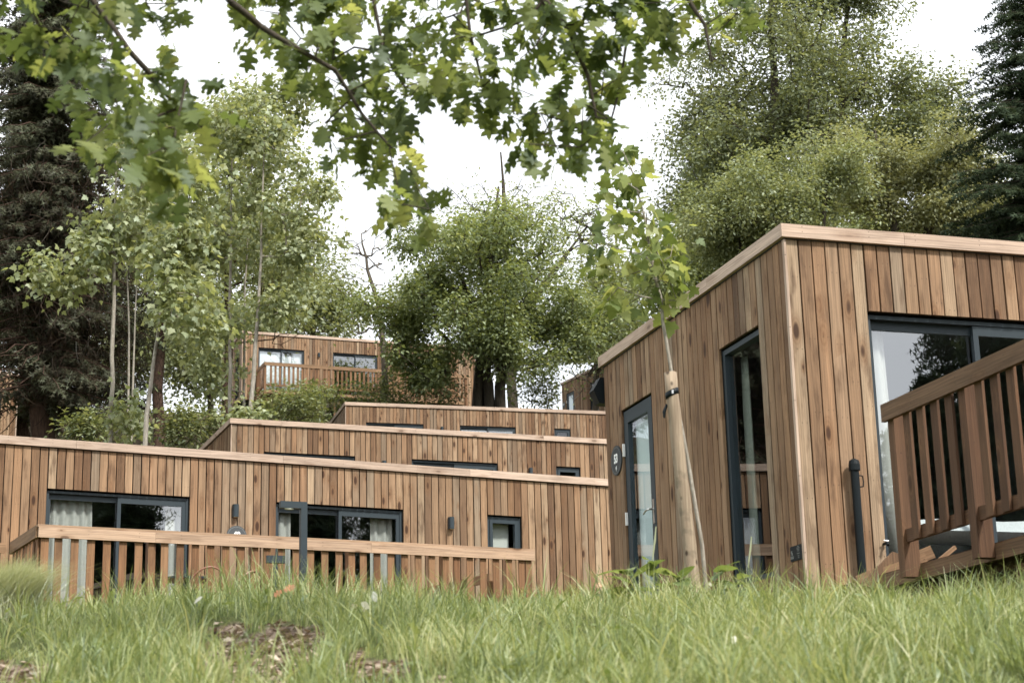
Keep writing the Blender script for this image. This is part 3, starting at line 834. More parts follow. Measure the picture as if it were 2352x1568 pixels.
def lobed(half, droop=.18, fold=.10):
    """leaf outline from its right half; two fans meeting at the midrib"""
    n = len(half); V = [(0, 0, 0)]; F = []
    mid = []
    ys = [p[1] for p in half]; y0, y1 = 0.0, 1.0
    k = 5
    for i in range(1, k + 1): V.append((0, y0 + (y1 - y0) * i / k, -droop * (i / k) ** 2))
    def zf(x, y): return -droop * max(y, 0) ** 2 + fold * abs(x) - .25 * x * x
    for sg in (1, -1):
        st = len(V)
        for (x, y) in half: V.append((sg * x, y, zf(x, y)))
        idx = list(range(st, st + n))
        # each outline edge joins the nearest midrib point
        def near(y): return int(round(min(max(y, 0), 1) * k))
        prev = 0
        for a, b in zip(idx[:-1], idx[1:]):
            ma, mb_ = near((V[a][1])), near((V[b][1]))
            if ma != mb_: F.append((ma, a, b, mb_) if sg > 0 else (mb_, b, a, ma))
            else: F.append((ma, a, b) if sg > 0 else (b, a, ma))
    return V, F


RED_OAK = lobed([(.02, 0), (.10, .10), (.22, .12), (.30, .22), (.13, .27), (.12, .33), (.30, .36), (.40, .50), (.33, .49), (.34, .56), (.15, .52), (.13, .60), (.28, .68), (.33, .82), (.22, .77), (.10, .76), (.09, .86), (.0, 1.0)])
MAPLE = lobed([(.02, 0), (.18, -.08), (.34, -.10), (.28, .02), (.50, .16), (.62, .34), (.46, .34), (.40, .42), (.26, .44), (.34, .62), (.22, .66), (.16, .80), (.0, 1.0)], .22, .08)


# the boughs were cut back where they would hide the far balcony and the cabin behind
PRUNE = [(745, 1010, 912, 972, 60.4, 1.0), (585, 860, 755, 872, 73, .96), (1283, 1400, 832, 950, 89, .93), (860, 900, 770, 850, 73, .5)]


class Tree:
    """trunk nodes plus twigs grown towards target points; leaves hang round the targets"""

    def __init__(s, label, cat, name, base, group=None):
        s.root = thing(name, label, cat, base, 0.0, group); s.b = np.array(base, float)
        s.P = []; s.par = []; s.fix = []

    def stem(s, pts, rad, frm=-1):
        """polyline with radii, smoothed a little; returns index of the last node"""
        pts = [np.array(p, float) for p in pts]; L = []
        for i in range(len(pts) - 1):
            seg = max(2, int(np.linalg.norm(pts[i + 1] - pts[i]) / max(.5, rad[0] * 4)))
            for j in range(seg): q = j / seg; L.append((pts[i] * (1 - q) + pts[i + 1] * q, rad[i] * (1 - q) + rad[i + 1] * q))
        L.append((pts[-1], rad[-1])); p = frm
        for k, (a, r) in enumerate(L):
            s.P.append(a + (rng.normal(0, r * .25, 3) if 0 < k < len(L) - 1 else 0)); s.par.append(p); s.fix.append(r); p = len(s.P) - 1
        return p

    def grow(s, targets, up=.6, step=.5, jit=.12, sag=0.0, first=0):
        P = [np.array(p) for p in s.P]; tips = []
        A = np.array(P); cap = len(A) + len(targets) * 14
        buf = np.zeros((cap, 3)); buf[:len(A)] = A; n = len(A)
        d0 = np.array([np.min(np.linalg.norm(A[first:] - t, axis=1)) for t in targets])
        for ti in np.argsort(d0):
            t = targets[ti]
            df = t - buf[first:n]; L = np.linalg.norm(df, axis=1) + 1e-6
            cost = L * (1 + up * np.clip(.25 - df[:, 2] / L, 0, 2))
            i = first + int(np.argmin(cost)); a = buf[i].copy(); D = np.linalg.norm(t - a)
            k = max(1, min(10, int(D / step))); p = i
            for j in range(1, k + 1):
                q = j / k
                b = a * (1 - q) + t * q + (np.array([0, 0, sag * D * sin(pi * q)])) + (rng.normal(0, jit * D / k * .5, 3) if j < k else 0)
                if n >= cap: break
                buf[n] = b; s.P.append(b); s.par.append(p); s.fix.append(0); p = n; n += 1
            tips.append(p)
        return tips

    def tubes(s, mat, tip_r=.008, expo=.5, sides=5, name="trunk", maxr=None):
        n = len(s.P); P = np.array(s.P); par = np.array(s.par)
        cnt = np.zeros(n)
        ch = np.zeros(n, int)
        for i in range(n):
            if par[i] >= 0: ch[par[i]] += 1
        cnt[ch == 0] = 1
        for i in range(n - 1, -1, -1):
            if par[i] >= 0: cnt[par[i]] += cnt[i]
        r = tip_r * np.maximum(cnt, 1) ** expo
        fx = np.array(s.fix); r = np.where(fx > 0, fx, r)
        if maxr: r = np.where(fx > 0, r, np.minimum(r, maxr))
        e = np.where(par >= 0)[0]; a = P[par[e]]; b = P[e]; ra = np.minimum(r[par[e]], r[e] * 1.6); rb = r[e]
        d = b - a; L = np.linalg.norm(d, axis=1, keepdims=True) + 1e-9; d = d / L
        ref = np.where(np.abs(d[:, 2:3]) > .9, np.array([[1., 0, 0]]), np.array([[0, 0, 1.]]))
        x = np.cross(d, ref); x /= np.linalg.norm(x, axis=1, keepdims=True); y = np.cross(d, x)
        k = sides; th = np.arange(k) * 2 * pi / k
        cs = (np.cos(th)[None, :, None] * x[:, None] + np.sin(th)[None, :, None] * y[:, None])
        b2 = b + d * np.minimum(rb[:, None] * .4, L * .2)
        V = np.concatenate([a[:, None] + cs * ra[:, None, None], b2[:, None] + cs * rb[:, None, None]], 1).reshape(-1, 3)
        j = np.arange(k); q = np.stack([j, (j + 1) % k, (j + 1) % k + k, j + k], 1)
        loops = (np.arange(len(e))[:, None, None] * 2 * k + q[None]).ravel()
        me = np_mesh(name, V - s.b, loops, np.full(len(e) * k, 4), mat, None, True)
        s.r = r
        return link(bpy.data.objects.new(name, me), s.root)

    def leaves(s, C, per, spread, size, tpl, mat, droop=.3, upn=.7, name="crown", jsize=.35, flat=1.0, out=None):
        C = np.repeat(C, per, 0); N = len(C)
        off = rng.normal(0, 1, (N, 3)) * spread * np.array([1, 1, flat])
        P = C + off
        qx, qy = seen(P[:, 0], P[:, 1], P[:, 2]); kp = np.ones(N, bool)
        for (x0, x1, y0, y1, yd, pr) in PRUNE: kp &= ~((qx > x0) & (qx < x1) & (qy > y0) & (qy < y1) & (P[:, 1] < yd) & (rng.uniform(0, 1, N) < pr))
        P, off = P[kp], off[kp]; N = len(P)
        o = off / (np.linalg.norm(off, axis=1, keepdims=True) + 1e-9)
        d = o * .8 + rng.normal(0, .45, (N, 3)); d[:, 2] = d[:, 2] * .5 - droop
        nn = rng.normal(0, 1 - upn, (N, 3)); nn[:, 2] += upn
        nn = nn + o * .25
        sz = size * rng.uniform(1 - jsize, 1 + jsize, N)
        return blades(name, tpl, P - s.b, d, nn, sz, mat, s.root)


def ell(c, R, n, shell=.5, gaps=0, lo=-1.0):
    """points in an ellipsoid, thicker towards its skin, with a few holes"""
    out = []
    gc = rng.normal(0, .55, (gaps, 3)) if gaps else None
    while len(out) < n:
        v = rng.normal(0, 1, 3); v /= np.linalg.norm(v); r = rng.uniform(0, 1) ** shell
        p = v * r
        if p[2] < lo: continue
        if gaps and np.min(np.linalg.norm(gc - p, axis=1)) < .26: continue
        out.append(p)
    return np.array(c)[None] + np.array(out) * np.array(R)[None]


def boughs(c, R, n, reach=1.0):
    """points gathered into flattened boughs that stick out unevenly from the middle of the crown"""
    R = np.array(R, float); c = np.array(c, float); K = max(6, int(n / 9)); out = []
    w = rng.uniform(.4, 1.6, K); w = np.maximum(3, (w / w.sum() * n).astype(int))
    for k in range(K):
        v = rng.normal(0, 1, 3); v /= np.linalg.norm(v)
        r = rng.uniform(.15, 1) ** .55 * rng.uniform(.72, 1.16) * reach
        m = c + v * r * R
        o = v * R; o[2] *= .35; o /= np.linalg.norm(o) + 1e-9
        L = rng.uniform(.16, .34) * (R[0] + R[2]) * .5; th = L * rng.uniform(.22, .42)
        q = rng.normal(0, 1, (w[k], 3)) * np.array([L * .55, L * .55, th]) + np.outer(rng.uniform(-.9, .5, w[k]), o * L)
        q[:, 2] -= .18 * (q[:, 0] ** 2 + q[:, 1] ** 2) / max(L, .1)
        out.append(m + q)
    return np.concatenate(out)


def crown(vx, vy, rx, ry, Y, depth, n, **kw):
    k = Y / FV / cos(PITCH)
    return boughs(at(vx, vy, Y), (rx * k * .92, depth, ry * k * .92), n)


def gp(vx, Y, vy=1000):
    p = at(vx, vy, Y); return np.array([p[0], p[1], float(gz(p[0], p[1]))])


B_grey = mat_bark("grey_maple_bark", (.17, .15, .12), (.36, .33, .28), 9, .55)
B_dark = mat_bark("dark_bark", (.030, .026, .020), (.085, .070, .052), 9)
B_brown = mat_bark("brown_fibrous_bark", (.035, .022, .016), (.10, .062, .045), 6)
B_twig = mat_bark("twig_bark", (.06, .05, .04), (.14, .12, .09), 9)
L_maple = mat_leaf("young_maple_leaf", [(.14, .175, .080), (.215, .25, .115), (.30, .33, .165), (.40, .42, .25)], .5)
L_oak = mat_leaf("oak_leaf", [(.055, .080, .030), (.105, .145, .050), (.19, .235, .085), (.32, .345, .14)], .60, .5, .025, 1.6)
L_sap = mat_leaf("sapling_maple_leaf", [(.06, .09, .03), (.13, .175, .055), (.24, .285, .10), (.36, .38, .17)], .55, .5, .02, 2.0)
L_mid = mat_leaf("hornbeam_leaf", [(.090, .118, .046), (.150, .190, .072), (.22, .26, .105), (.33, .36, .17)], .5, patch=.5)
L_far = mat_leaf("far_broad_leaf", [(.085, .105, .050), (.135, .160, .072), (.19, .215, .10), (.27, .29, .155)], .5, patch=.35)
L_light = mat_leaf("pale_green_leaf", [(.115, .140, .066), (.175, .205, .092), (.24, .27, .13), (.34, .36, .20)], .45, patch=.4)
L_yel = mat_leaf("yellow_green_leaf", [(.150, .165, .078), (.220, .235, .110), (.29, .30, .155), (.38, .38, .22)], .45, patch=.4)
L_spruce = mat_leaf("spruce_needles", [(.014, .024, .013), (.028, .042, .021), (.046, .064, .032), (.085, .108, .052)], .15, gloss=.015, patch=.8)
L_red = mat_leaf("redwood_spray", [(.028, .024, .015), (.046, .043, .026), (.068, .074, .044), (.14, .155, .098)], .2, gloss=.015, patch=.35)
L_redbrown = mat_leaf("dry_redwood_twigs", [(.012, .009, .007), (.024, .017, .012), (.042, .028, .020), (.065, .045, .032)], .15, gloss=.01, patch=.6)
L_shrub = mat_leaf("undergrowth_leaf", [(.065, .085, .034), (.115, .14, .054), (.20, .225, .095), (.34, .36, .18)], .42, patch=1.0)


def broadleaf(label, vx, Y, vtop, crowns, per, spread, size, mat, bark, r0, stems=None, tpl=DIAM, tip=.008, up=.6, droop=.3, name="broadleaf_tree", step=.6, group=None, cat="tree", sides=5, upn=.6, sag=0.0, hole=0):
    b = gp(vx, Y); T = Tree(label, cat, name, b, group)
    for st in (stems or [[(vx, None), (vx, vtop)]]):
        pts = []; 
        for (x, y) in st: pts.append(b + np.array([(x - vx) * Y / FV, 0, -.3]) if y is None else at(x, y, Y))
        n = len(pts); T.stem(pts, [r0 * (1 - .85 * i / (n - 1)) if n > 1 else r0 for i in range(n)])
    tg = np.concatenate([crown(*c[:2], *c[2:4], Y + c[4], c[5], c[6], shell=.55, gaps=c[7] if len(c) > 7 else hole) for c in crowns])
    tips = T.grow(tg, up, step, sag=sag)
    T.tubes(bark, tip, .5, sides, maxr=r0 * .55)
    T.leaves(tg, per, spread, size, tpl, mat, droop, upn)
    return T


# central hornbeam-like tree
broadleaf("dense green tree in the middle with three dark stems above the highest cabin", 1100, 66, 430,
          [(1120, 630, 270, 230, 0, 5, 360, 6), (1090, 770, 230, 110, -2, 3.5, 150, 4), (1150, 480, 170, 120, 0, 2.5, 60, 3), (940, 690, 120, 140, -1, 2.5, 130, 3), (1300, 740, 120, 140, 0, 2.5, 130, 4), (960, 840, 100, 60, -1, 2, 70)],
          72, .27, .155, L_mid, B_dark, .30, [[(1095, None), (1098, 900), (1118, 700), (1130, 560), (1145, 430)], [(1128, None), (1126, 880), (1100, 720), (1040, 600)], [(1165, None), (1150, 890), (1175, 760), (1230, 640)]], tip=.015)
# fill right of it, behind
broadleaf("green tree between the middle tree and cabin 53, lower and paler", 1370, 84, 560, [(1360, 760, 160, 210, 0, 4, 260, 4), (1450, 700, 130, 170, 4, 4, 170, 4)], 38, .5, .22, L_light, B_dark, .2)
broadleaf("dark leafy tree just above the roof edge of cabin 53", 1560, 74, 560, [(1560, 640, 130, 150, 0, 4, 240, 3), (1680, 600, 160, 110, 0, 4, 180, 2)], 40, .45, .2, L_mid, B_dark, .2)
# thin-leaved tall tree behind the middle tree
broadleaf("tall thin leaved tree with bare upper twigs behind the middle tree", 1180, 92, 340,
          [(1160, 470, 200, 120, 0, 4, 190, 5), (1330, 540, 150, 130, 0, 4, 170, 5)], 9, .5, .17, L_light, B_dark, .32, [[(1180, None), (1170, 700), (1160, 480), (1150, 350)], [(1180, 760), (1260, 640), (1350, 520)]], tip=.018)
# dead tree
T = Tree("bare dead tree with crooked grey branches left of the middle tree", "tree", "dead_tree", gp(885, 70))
T.stem([gp(885, 70), at(880, 800, 70), at(868, 700, 70), at(845, 620, 70), at(832, 560, 70)], [.16, .13, .10, .07, .04])
tg = np.array([at(x + rng.normal(0, 9), y + rng.normal(0, 9), 70 + rng.uniform(-1.2, 1.2)) for x, y in ((800, 600), (790, 640), (815, 560), (830, 545), (850, 555), (870, 570), (860, 610), (800, 680), (815, 720), (845, 660), (880, 620), (900, 560), (905, 510), (890, 650), (825, 590), (790, 575), (870, 530), (780, 660), (810, 760), (850, 750)) for _ in range(3)])
T.grow(tg, .9, .22, .5, .1); T.tubes(B_twig, .017, .5, 5)
# big sparse tree at the right
broadleaf("huge sparse tree rising behind cabin 53 with sky showing through its crown", 1800, 86, 60,
          [(1840, 190, 320, 320, 0, 6, 800, 9), (1640, 400, 150, 250, -1, 4, 360, 4), (2080, 270, 170, 220, 0, 4, 330, 6), (1830, 480, 250, 110, 0, 4, 180, 3), (1900, -60, 260, 150, 0, 4, 260, 4)],
          60, .40, .205, L_far, B_dark, .42, [[(1800, None), (1790, 500), (1780, 250), (1770, 0), (1760, -100)], [(1910, None), (1905, 480), (1930, 300), (1940, 80), (1960, -80)], [(1700, None), (1690, 400), (1660, 200)], [(2010, None), (1990, 460), (2060, 320), (2130, 210)]], tip=.020, upn=.5)
broadleaf("round pale green tree in front of the huge sparse tree", 1790, 66, 360, [(1780, 490, 215, 175, 0, 4, 520, 4), (1650, 520, 110, 120, 0, 3, 130, 2), (1900, 420, 120, 100, 1, 3, 120, 2)], 62, .30, .145, L_light, B_dark, .22,
          [[(1790, None), (1785, 600), (1770, 400)], [(1690, None), (1700, 560), (1680, 430)], [(1880, None), (1890, 560), (1900, 400)]], tip=.009)
broadleaf("yellow green tree between the pale round tree and the dark spruce", 2090, 70, 280, [(2000, 380, 110, 120, 0, 3, 210, 3), (2200, 370, 130, 120, 0, 3, 240, 3), (2090, 470, 200, 80, 0, 3, 220, 3), (2230, 500, 120, 100, 1, 3, 130, 2)], 62, .30, .15, L_yel, B_dark, .24,
          [[(2050, None), (2055, 520), (2030, 420), (2010, 300)], [(2150, None), (2130, 540), (2190, 420), (2200, 280)]], tip=.010)
broadleaf("dark green tree low behind the roof of cabin 53 at the right", 2230, 78, 420, [(2240, 520, 200, 90, 0, 4, 260, 2), (2000, 540, 160, 60, 0, 3, 140, 2)], 40, .42, .2, L_mid, B_dark, .2)
# behind the far balcony
broadleaf("bright green tree right above the small far cabin", 720, 98, 580, [(690, 680, 130, 130, 0, 4, 230, 4), (620, 560, 120, 150, 0, 4, 170, 4), (780, 730, 80, 90, 0, 3, 100, 2)], 40, .5, .22, L_light, B_dark, .25)
broadleaf("tall tree with a thick dark trunk behind the slender maples", 522, 62, 120, [(560, 420, 150, 260, 0, 4, 260, 8), (620, 620, 140, 160, 0, 3, 170, 4)], 22, .5, .2, L_light, B_brown, .22,
          [[(522, None), (523, 850), (525, 600), (530, 330), (533, 230)]])
broadleaf("tall leafy tree with a brown trunk close behind the redwood", 365, 58, 180, [(400, 420, 150, 240, 0, 4, 250, 7), (430, 700, 120, 160, 0, 3, 150, 4)], 20, .5, .2, L_light, B_brown, .24,
          [[(365, None), (362, 900), (372, 650), (385, 350), (390, 190)]])

for lab, vx, Y, crs in (("pale leafy tree far behind the pair of thin maple stems", 300, 92, [(280, 800, 150, 170, 0, 4, 300, 3), (250, 560, 130, 160, 0, 4, 200, 4)]),
                        ("pale leafy tree far behind the three maple trunks", 480, 96, [(470, 790, 130, 170, 0, 4, 300, 3), (500, 560, 130, 150, 0, 4, 200, 4)]),
                        ("low green tree behind the left end of the far balcony cabin", 600, 88, [(590, 760, 80, 120, 0, 3, 200, 2)])):
    broadleaf(lab, vx, Y, 420, crs, 40, .5, .24, L_light, B_dark, .2)

# slender maples in front of them
MP = [("straight slender maple with a pale trunk in front of the redwood, left of the others", 256, 33, .055, [[(256, None), (262, 700), (264, 480), (268, 330)]],
       [(270, 520, 90, 90, 0, 1.0, 26), (300, 430, 90, 110, 0, 1.0, 26), (120, 640, 110, 26, -.5, .6, 16), (210, 590, 90, 40, -.4, .6, 10), (290, 960, 16, 60, 0, .2, 8)]),
      ("pair of thin maple stems between the straight and the leaning maple", 300, 35, .032, [[(297, None), (297, 820), (292, 620), (285, 500)], [(303, None), (305, 900), (308, 780), (318, 560), (325, 420)]],
       [(330, 500, 70, 120, 0, .9, 26), (340, 350, 80, 100, 0, .9, 22)]),
      ("leaning maple with a pale spotted trunk behind the front cabin's roof", 332, 30.5, .058, [[(332, None), (336, 960), (352, 830), (372, 690), (382, 600)]],
       [(400, 560, 80, 100, 0, .9, 26), (440, 700, 100, 80, 0, .9, 22), (430, 420, 90, 110, 0, 1.0, 22)]),
      ("dark slim maple trunk, left one of three above the middle stacked cabin", 528, 43, .062, [[(533, None), (528, 900), (529, 640), (532, 400), (535, 220)]],
       [(500, 520, 110, 130, 0, 1.2, 44), (520, 260, 110, 140, 0, 1.3, 44), (480, 740, 90, 90, 0, 1.0, 24)]),
      ("thin middle maple of the three above the middle stacked cabin", 560, 44, .045, [[(563, None), (560, 900), (562, 660), (575, 430), (590, 200)]],
       [(600, 420, 110, 140, 0, 1.2, 44), (640, 220, 90, 110, 0, 1.2, 34), (520, 860, 80, 70, 0, 1.0, 18)]),
      ("pale curved maple trunk just left of the far balcony", 573, 42, .075, [[(573, None), (576, 930), (590, 760), (597, 640), (603, 440), (610, 260)]],
       [(660, 520, 110, 120, 0, 1.2, 40), (640, 680, 70, 70, 0, 1.0, 20), (720, 420, 60, 90, 0, 1.0, 16), (610, 320, 110, 120, 0, 1.2, 34), (560, 960, 60, 40, -.3, .8, 12)])]
for lab, vx, Y, r0, stems, crs in MP:
    broadleaf(lab, vx, Y, 300, [(*q[:6], int(q[6] * 2.0)) for q in crs], 21, .20, .105, L_maple, B_grey, r0, stems, MAPLE, .0055, .5, .55, "maple_tree", .4, "slender young maples", upn=.55, sag=.03)


# ---- conifers
def feather(sw):
    return ([(0, 0, 0), (.02, .3, .0), (.16 * sw, .34, -.04), (.02, .42, -.01), (.02, .62, -.03), (.13 * sw, .70, -.08), (.015, .72, -.05), (0, 1, -.14), (-.015, .72, -.05), (-.13 * sw, .66, -.08), (-.02, .58, -.03), (-.02, .40, -.01), (-.16 * sw, .38, -.04), (-.02, .3, 0)],
             [(0, 1, 13), (1, 2, 3), (1, 3, 11, 13), (11, 12, 13), (3, 4, 10, 11), (4, 5, 6), (4, 6, 8, 10), (8, 9, 10), (6, 7, 8)])


FEATH = feather(2.2)


def conifer(label, name, vx, Y, vtop, vbot, rad_v, mat, bark, r0, whorls, per_w, lean=0.0, droop=.5, spray=.5, n_sp=9, full=1.0, seed=3, zbase=None, sw=1.0, group=None, twig=None, hang=.6, clear=None):
    b = gp(vx, Y) if zbase is None else np.array([at(vx, 1000, Y)[0], Y, zbase])
    T = Tree(label, "conifer tree", name, b, group)
    top = at(vx + lean, vtop, Y); zb = at(vx, vbot, Y)[2]
    T.stem([b - np.array([0, 0, .3]), b * .5 + top * .5, top], [r0, r0 * .6, r0 * .06])
    H = top[2] - zb; R = rad_v * Y / FV; P = []; D = []; Sz = []
    pts = np.array(T.P); r_ = np.random.default_rng(seed)
    for w in range(whorls):
        q = (w + r_.uniform(-.3, .3)) / whorls; q = min(max(q, 0), .99); z = top[2] - .15 - H * q
        ln = R * (q ** .75 * (1 - .25 * q ** 3)) + .15
        i0 = int(np.argmin(np.abs(pts[:, 2] - z)))
        for k in range(per_w):
            a = r_.uniform(0, 2 * pi); L = ln * r_.uniform(.55, 1.1)
            c0 = pts[i0].copy(); c0[2] = z; dr = np.array([cos(a), sin(a), 0]); pr = i0
            m = max(3, int(L / .55)); prev = c0
            for j in range(1, m + 1):
                s_ = j / m; p = c0 + dr * L * s_ + np.array([0, 0, .10 * L * s_ - droop * L * s_ * s_ + .16 * L * s_ ** 4]) + r_.normal(0, .03, 3)
                T.P.append(p); T.par.append(pr); T.fix.append(max(.008, .028 * (1 - s_) * (L / 3) + .006)); pr = len(T.P) - 1
                if s_ > .18 or full > 1:
                    for _ in range(n_sp):
                        sd = np.array([-dr[1], dr[0], 0]) * r_.choice([-1, 1])
                        e = prev + (p - prev) * r_.uniform() 
                        P.append(e); D.append(dr * r_.uniform(.2, .9) + sd * r_.uniform(.2, .9) + np.array([0, 0, -hang * r_.uniform(.3, 1.3)])); Sz.append(spray * r_.uniform(.5, 1.15) * (1.15 - .5 * s_))
                prev = p
    T.tubes(bark, .01, .4, 5)
    P = np.array(P); D = np.array(D); Sz = np.array(Sz)
    if clear:
        qx, qy = seen(P[:, 0], P[:, 1], P[:, 2]); kp = ~((qx < clear[0]) & (qy > clear[1]) & (r_.uniform(0, 1, len(P)) < .85)); P, D, Sz = P[kp], D[kp], Sz[kp]
    N = len(P)
    nn = r_.normal(0, .5, (N, 3)); nn[:, 2] += .6
    FE = feather(sw)
    blades("crown", FE, P - b, D, nn, np.array(Sz), mat, T.root)
    return T


conifer("dark spruce at the right edge with drooping branches", "spruce_tree", 2400, 52, -300, 680, 400, L_spruce, B_dark, .35, 54, 10, droop=.42, spray=.62, n_sp=22, seed=5, hang=.55, sw=1.7)
Tr = conifer("big dark redwood filling the left edge with hanging brown sprays", "redwood_tree", 108, 46, -420, 930, 330, L_red, B_brown, .36, 62, 11, lean=20, droop=.55, spray=.70, n_sp=17, seed=9, hang=1.0, sw=1.5, clear=(95, 700))
# dry hanging twigs inside the lower crown of the redwood
N = 12000; c0 = at(130, 700, 46)
Pd = np.stack([rng.normal(c0[0], 1.7, N), rng.normal(46, 1.5, N), rng.uniform(at(0, 960, 46)[2], at(0, 420, 46)[2], N)], 1)
Pd = Pd[(Pd[:, 0] < at(385, 800, 46)[0])]
qx, qy = seen(Pd[:, 0], Pd[:, 1], Pd[:, 2]); Pd = Pd[~((qx < 95) & (qy > 720) & (rng.uniform(0, 1, len(Pd)) < .82))]
Dd = rng.normal(0, .6, (len(Pd), 3)); Dd[:, 2] -= .5
THIN = ([(-.009, 0, 0), (.009, 0, 0), (.05, .35, .05), (.07, .35, .05), (.03, .7, .04), (.045, .7, .04), (-.08, 1, -.12)], [(0, 1, 3, 2), (2, 3, 5, 4), (4, 5, 6)])
blades("dry_twigs", THIN, Pd - np.array(Tr.b), Dd, rng.normal(0, 1, (len(Pd), 3)), rng.uniform(.3, .9, len(Pd)), L_redbrown, Tr.root)

# ---- conifers on the far side of the valley, behind the camera: the glass of cabin 53 mirrors them
MIR = [(57 + q * .70 + rng.uniform(-3, 3) + r_ * 5, -39 + q * .72 + rng.uniform(-2, 2) - r_ * 5, rng.uniform(25, 29) if -3 < q < 8 else rng.uniform(31, 36)) for r_ in (0, 1, 2) for q in np.arange(-48, 49, 3.3)]
for j, (x, y, k) in enumerate(((-20, 40, .9), (-26, 45, 1.0), (-22, 53, .95), (-31, 52, 1.1), (-17.5, 62, .9), (-36, 60, 1.1))):
    o = copy_tree(Tr.root); o.location = (x, y, float(gz(x, y)) - .3); o.scale = (k, k, k); o.rotation_euler = (0, 0, 1 + j * 1.1)
    tag(o, "redwood beyond the left frame edge, mirrored in the tall side window of cabin 53", "conifer tree", "redwoods mirrored in the side glass")
for j, (x, y, h) in enumerate(MIR):
    if j == 0:
        b = np.array([x, y, float(gz(x, y))])
        T = Tree("spruce mirrored in the big glass door of cabin 53", "conifer tree", "spruce_tree", b, "spruces mirrored in the glass")
        h = 15; T.stem([b, b + [0, 0, h]], [.25, .03]); pts = np.array(T.P); P = []; D = []
        for w in range(64):
            q = (w + .5) / 64; z = h * (1 - q * .93)
            for k in range(11):
                a = rng.uniform(0, 2 * pi); L = (.25 + 2.3 * q ** .6) * rng.uniform(.6, 1.1); dr = np.array([cos(a), sin(a), 0])
                for s_ in np.arange(.12, 1.01, .04): P.append(b + [0, 0, z] + dr * L * s_ + np.array([0, 0, -.35 * L * s_ * s_])); D.append(dr + rng.normal(0, .5, 3) + [0, 0, -.4])
        T.tubes(B_dark, .02); P = np.array(P)
        blades("crown", FEATH, P - b, np.array(D), rng.normal(0, .5, (len(P), 3)) + [0, 0, .6], rng.uniform(.22, .42, len(P)), L_spruce, T.root); mir = T.root; k = MIR[0][2] / 15; mir.scale = (k, k, k)
    else:
        o = copy_tree(mir); o.location = (x, y, float(gz(x, y))); k = h / 15; o.scale = (k, k, k); o.rotation_euler = (0, 0, j * 1.3)

# ---- shrubs on the slope
SH = [("leafy shrub below the left end of the far balcony", 640, 62, 60, 50, 60), ("tall shrub reaching up in front of the far balcony railing", 735, 66, 62, 62, 80), ("dense shrub right of the far balcony's middle", 830, 68, 75, 60, 110),
      ("dark shrub at the foot of the middle tree, left side", 905, 66, 70, 60, 100), ("shrub under the three stems of the middle tree", 1010, 66, 70, 45, 70), ("green shrub right of the three dark stems", 1240, 68, 80, 50, 110),
      ("pale shrub left of cabin 53's rear edge", 1330, 78, 60, 60, 80), ("shrub behind the corner of the middle stacked cabin", 500, 44, 55, 45, 60), ("bramble behind the leaning maple", 420, 42, 60, 45, 70),
      ("low bramble between the redwood trunk and the straight maple", 200, 40, 60, 40, 60), ("wide bramble on the slope above the middle stacked cabin", 690, 52, 110, 45, 120), ("bramble left of the highest stacked cabin's corner", 720, 56, 60, 42, 70)]
SHV = [932, 912, 920, 915, 905, 890, 850, 985, 980, 985, 930, 920]
for (lab, vx, Y, rx, ry, n), vy in zip(SH, SHV):
    p = at(vx, vy, Y); b = np.array([p[0], p[1], min(float(gz(p[0], p[1])), p[2] - .3)])
    T = Tree(lab, "shrub", "shrub", b, "shrubs on the wooded slope")
    for k in range(4): T.stem([b, b * .6 + p * .4 + rng.normal(0, .25, 3)], [.025, .015])
    k_ = Y / FV; tg = ell(p, (rx * k_, rx * k_ * .8, ry * k_), n, shell=.5)
    T.grow(tg, .6, .4); T.tubes(B_twig, .006, .4, 4); T.leaves(tg, 16, .16, .13, OVAL, L_shrub, .2, .75, jsize=.45)

# ground cover on the wooded slope
N = 42000
X = rng.uniform(-19, 14, N); Y = rng.uniform(30, 84, N)
keep = np.ones(N, bool)
for (o_, t_) in ((oA, TA), (o2, T2), (o3, T3), (o4, T4), (o5, T5)):
    dx, dy = X - o_[0], Y - o_[1]; lx = dx * cos(t_) + dy * sin(t_); ly = -dx * sin(t_) + dy * cos(t_)
    keep &= ~((lx > -.3) & (lx < LX + .3) & (ly > -.5) & (ly < LY + .4))
keep &= (np.sin(X * 1.1 + 2) * np.sin(Y * .8) + .5 * np.sin(X * 2.7 + Y * 1.9) + rng.normal(0, .35, N)) > -.35
X, Y = X[keep], Y[keep]; N = len(X)
P = np.stack([X, Y, gz(X, Y) + rng.exponential(.16, N)], 1)
d = rng.normal(0, 1, (N, 3)); d[:, 2] = rng.uniform(-.3, .5, N); nn = rng.normal(0, .45, (N, 3)); nn[:, 2] += 1
tag(blades("ground_cover", OVAL, P, d, nn, rng.uniform(.09, .22, N), L_shrub), "low green undergrowth on the wooded slope", "undergrowth", kind='stuff')

# ---- sapling and stake in front of cabin 53
YS = 11.6
sb = gp(1622, YS, 1310); tp = at(1545, 905, YS)
T = Tree("young maple sapling with large leaves tied to a round wooden stake", "tree", "maple_sapling", sb)
i0 = T.stem([sb, at(1612, 1250, YS), at(1585, 1080, YS), at(1556, 940, YS), at(1530, 790, YS), at(1518, 690, YS), at(1500, 610, YS), at(1480, 500, YS), at(1455, 400, YS), at(1432, 350, YS)], [.015, .0145, .014, .013, .012, .012, .010, .008, .006, .004])
tg = [at(x, y, YS + rng.uniform(-.25, .25)) for x, y in ((1425, 345), (1440, 380), (1455, 415), (1425, 430), (1470, 440), (1400, 470), (1440, 480), (1485, 490), (1410, 515), (1455, 530), (1500, 560), (1520, 520), (1390, 560), (1430, 575), (1480, 585),
      (1380, 590), (1540, 590), (1400, 620), (1450, 630), (1500, 640), (1540, 650), (1555, 690), (1420, 660), (1395, 690), (1470, 680), (1550, 540), (1385, 480), (1410, 400), (1530, 620), (1440, 700), (1520, 600))]
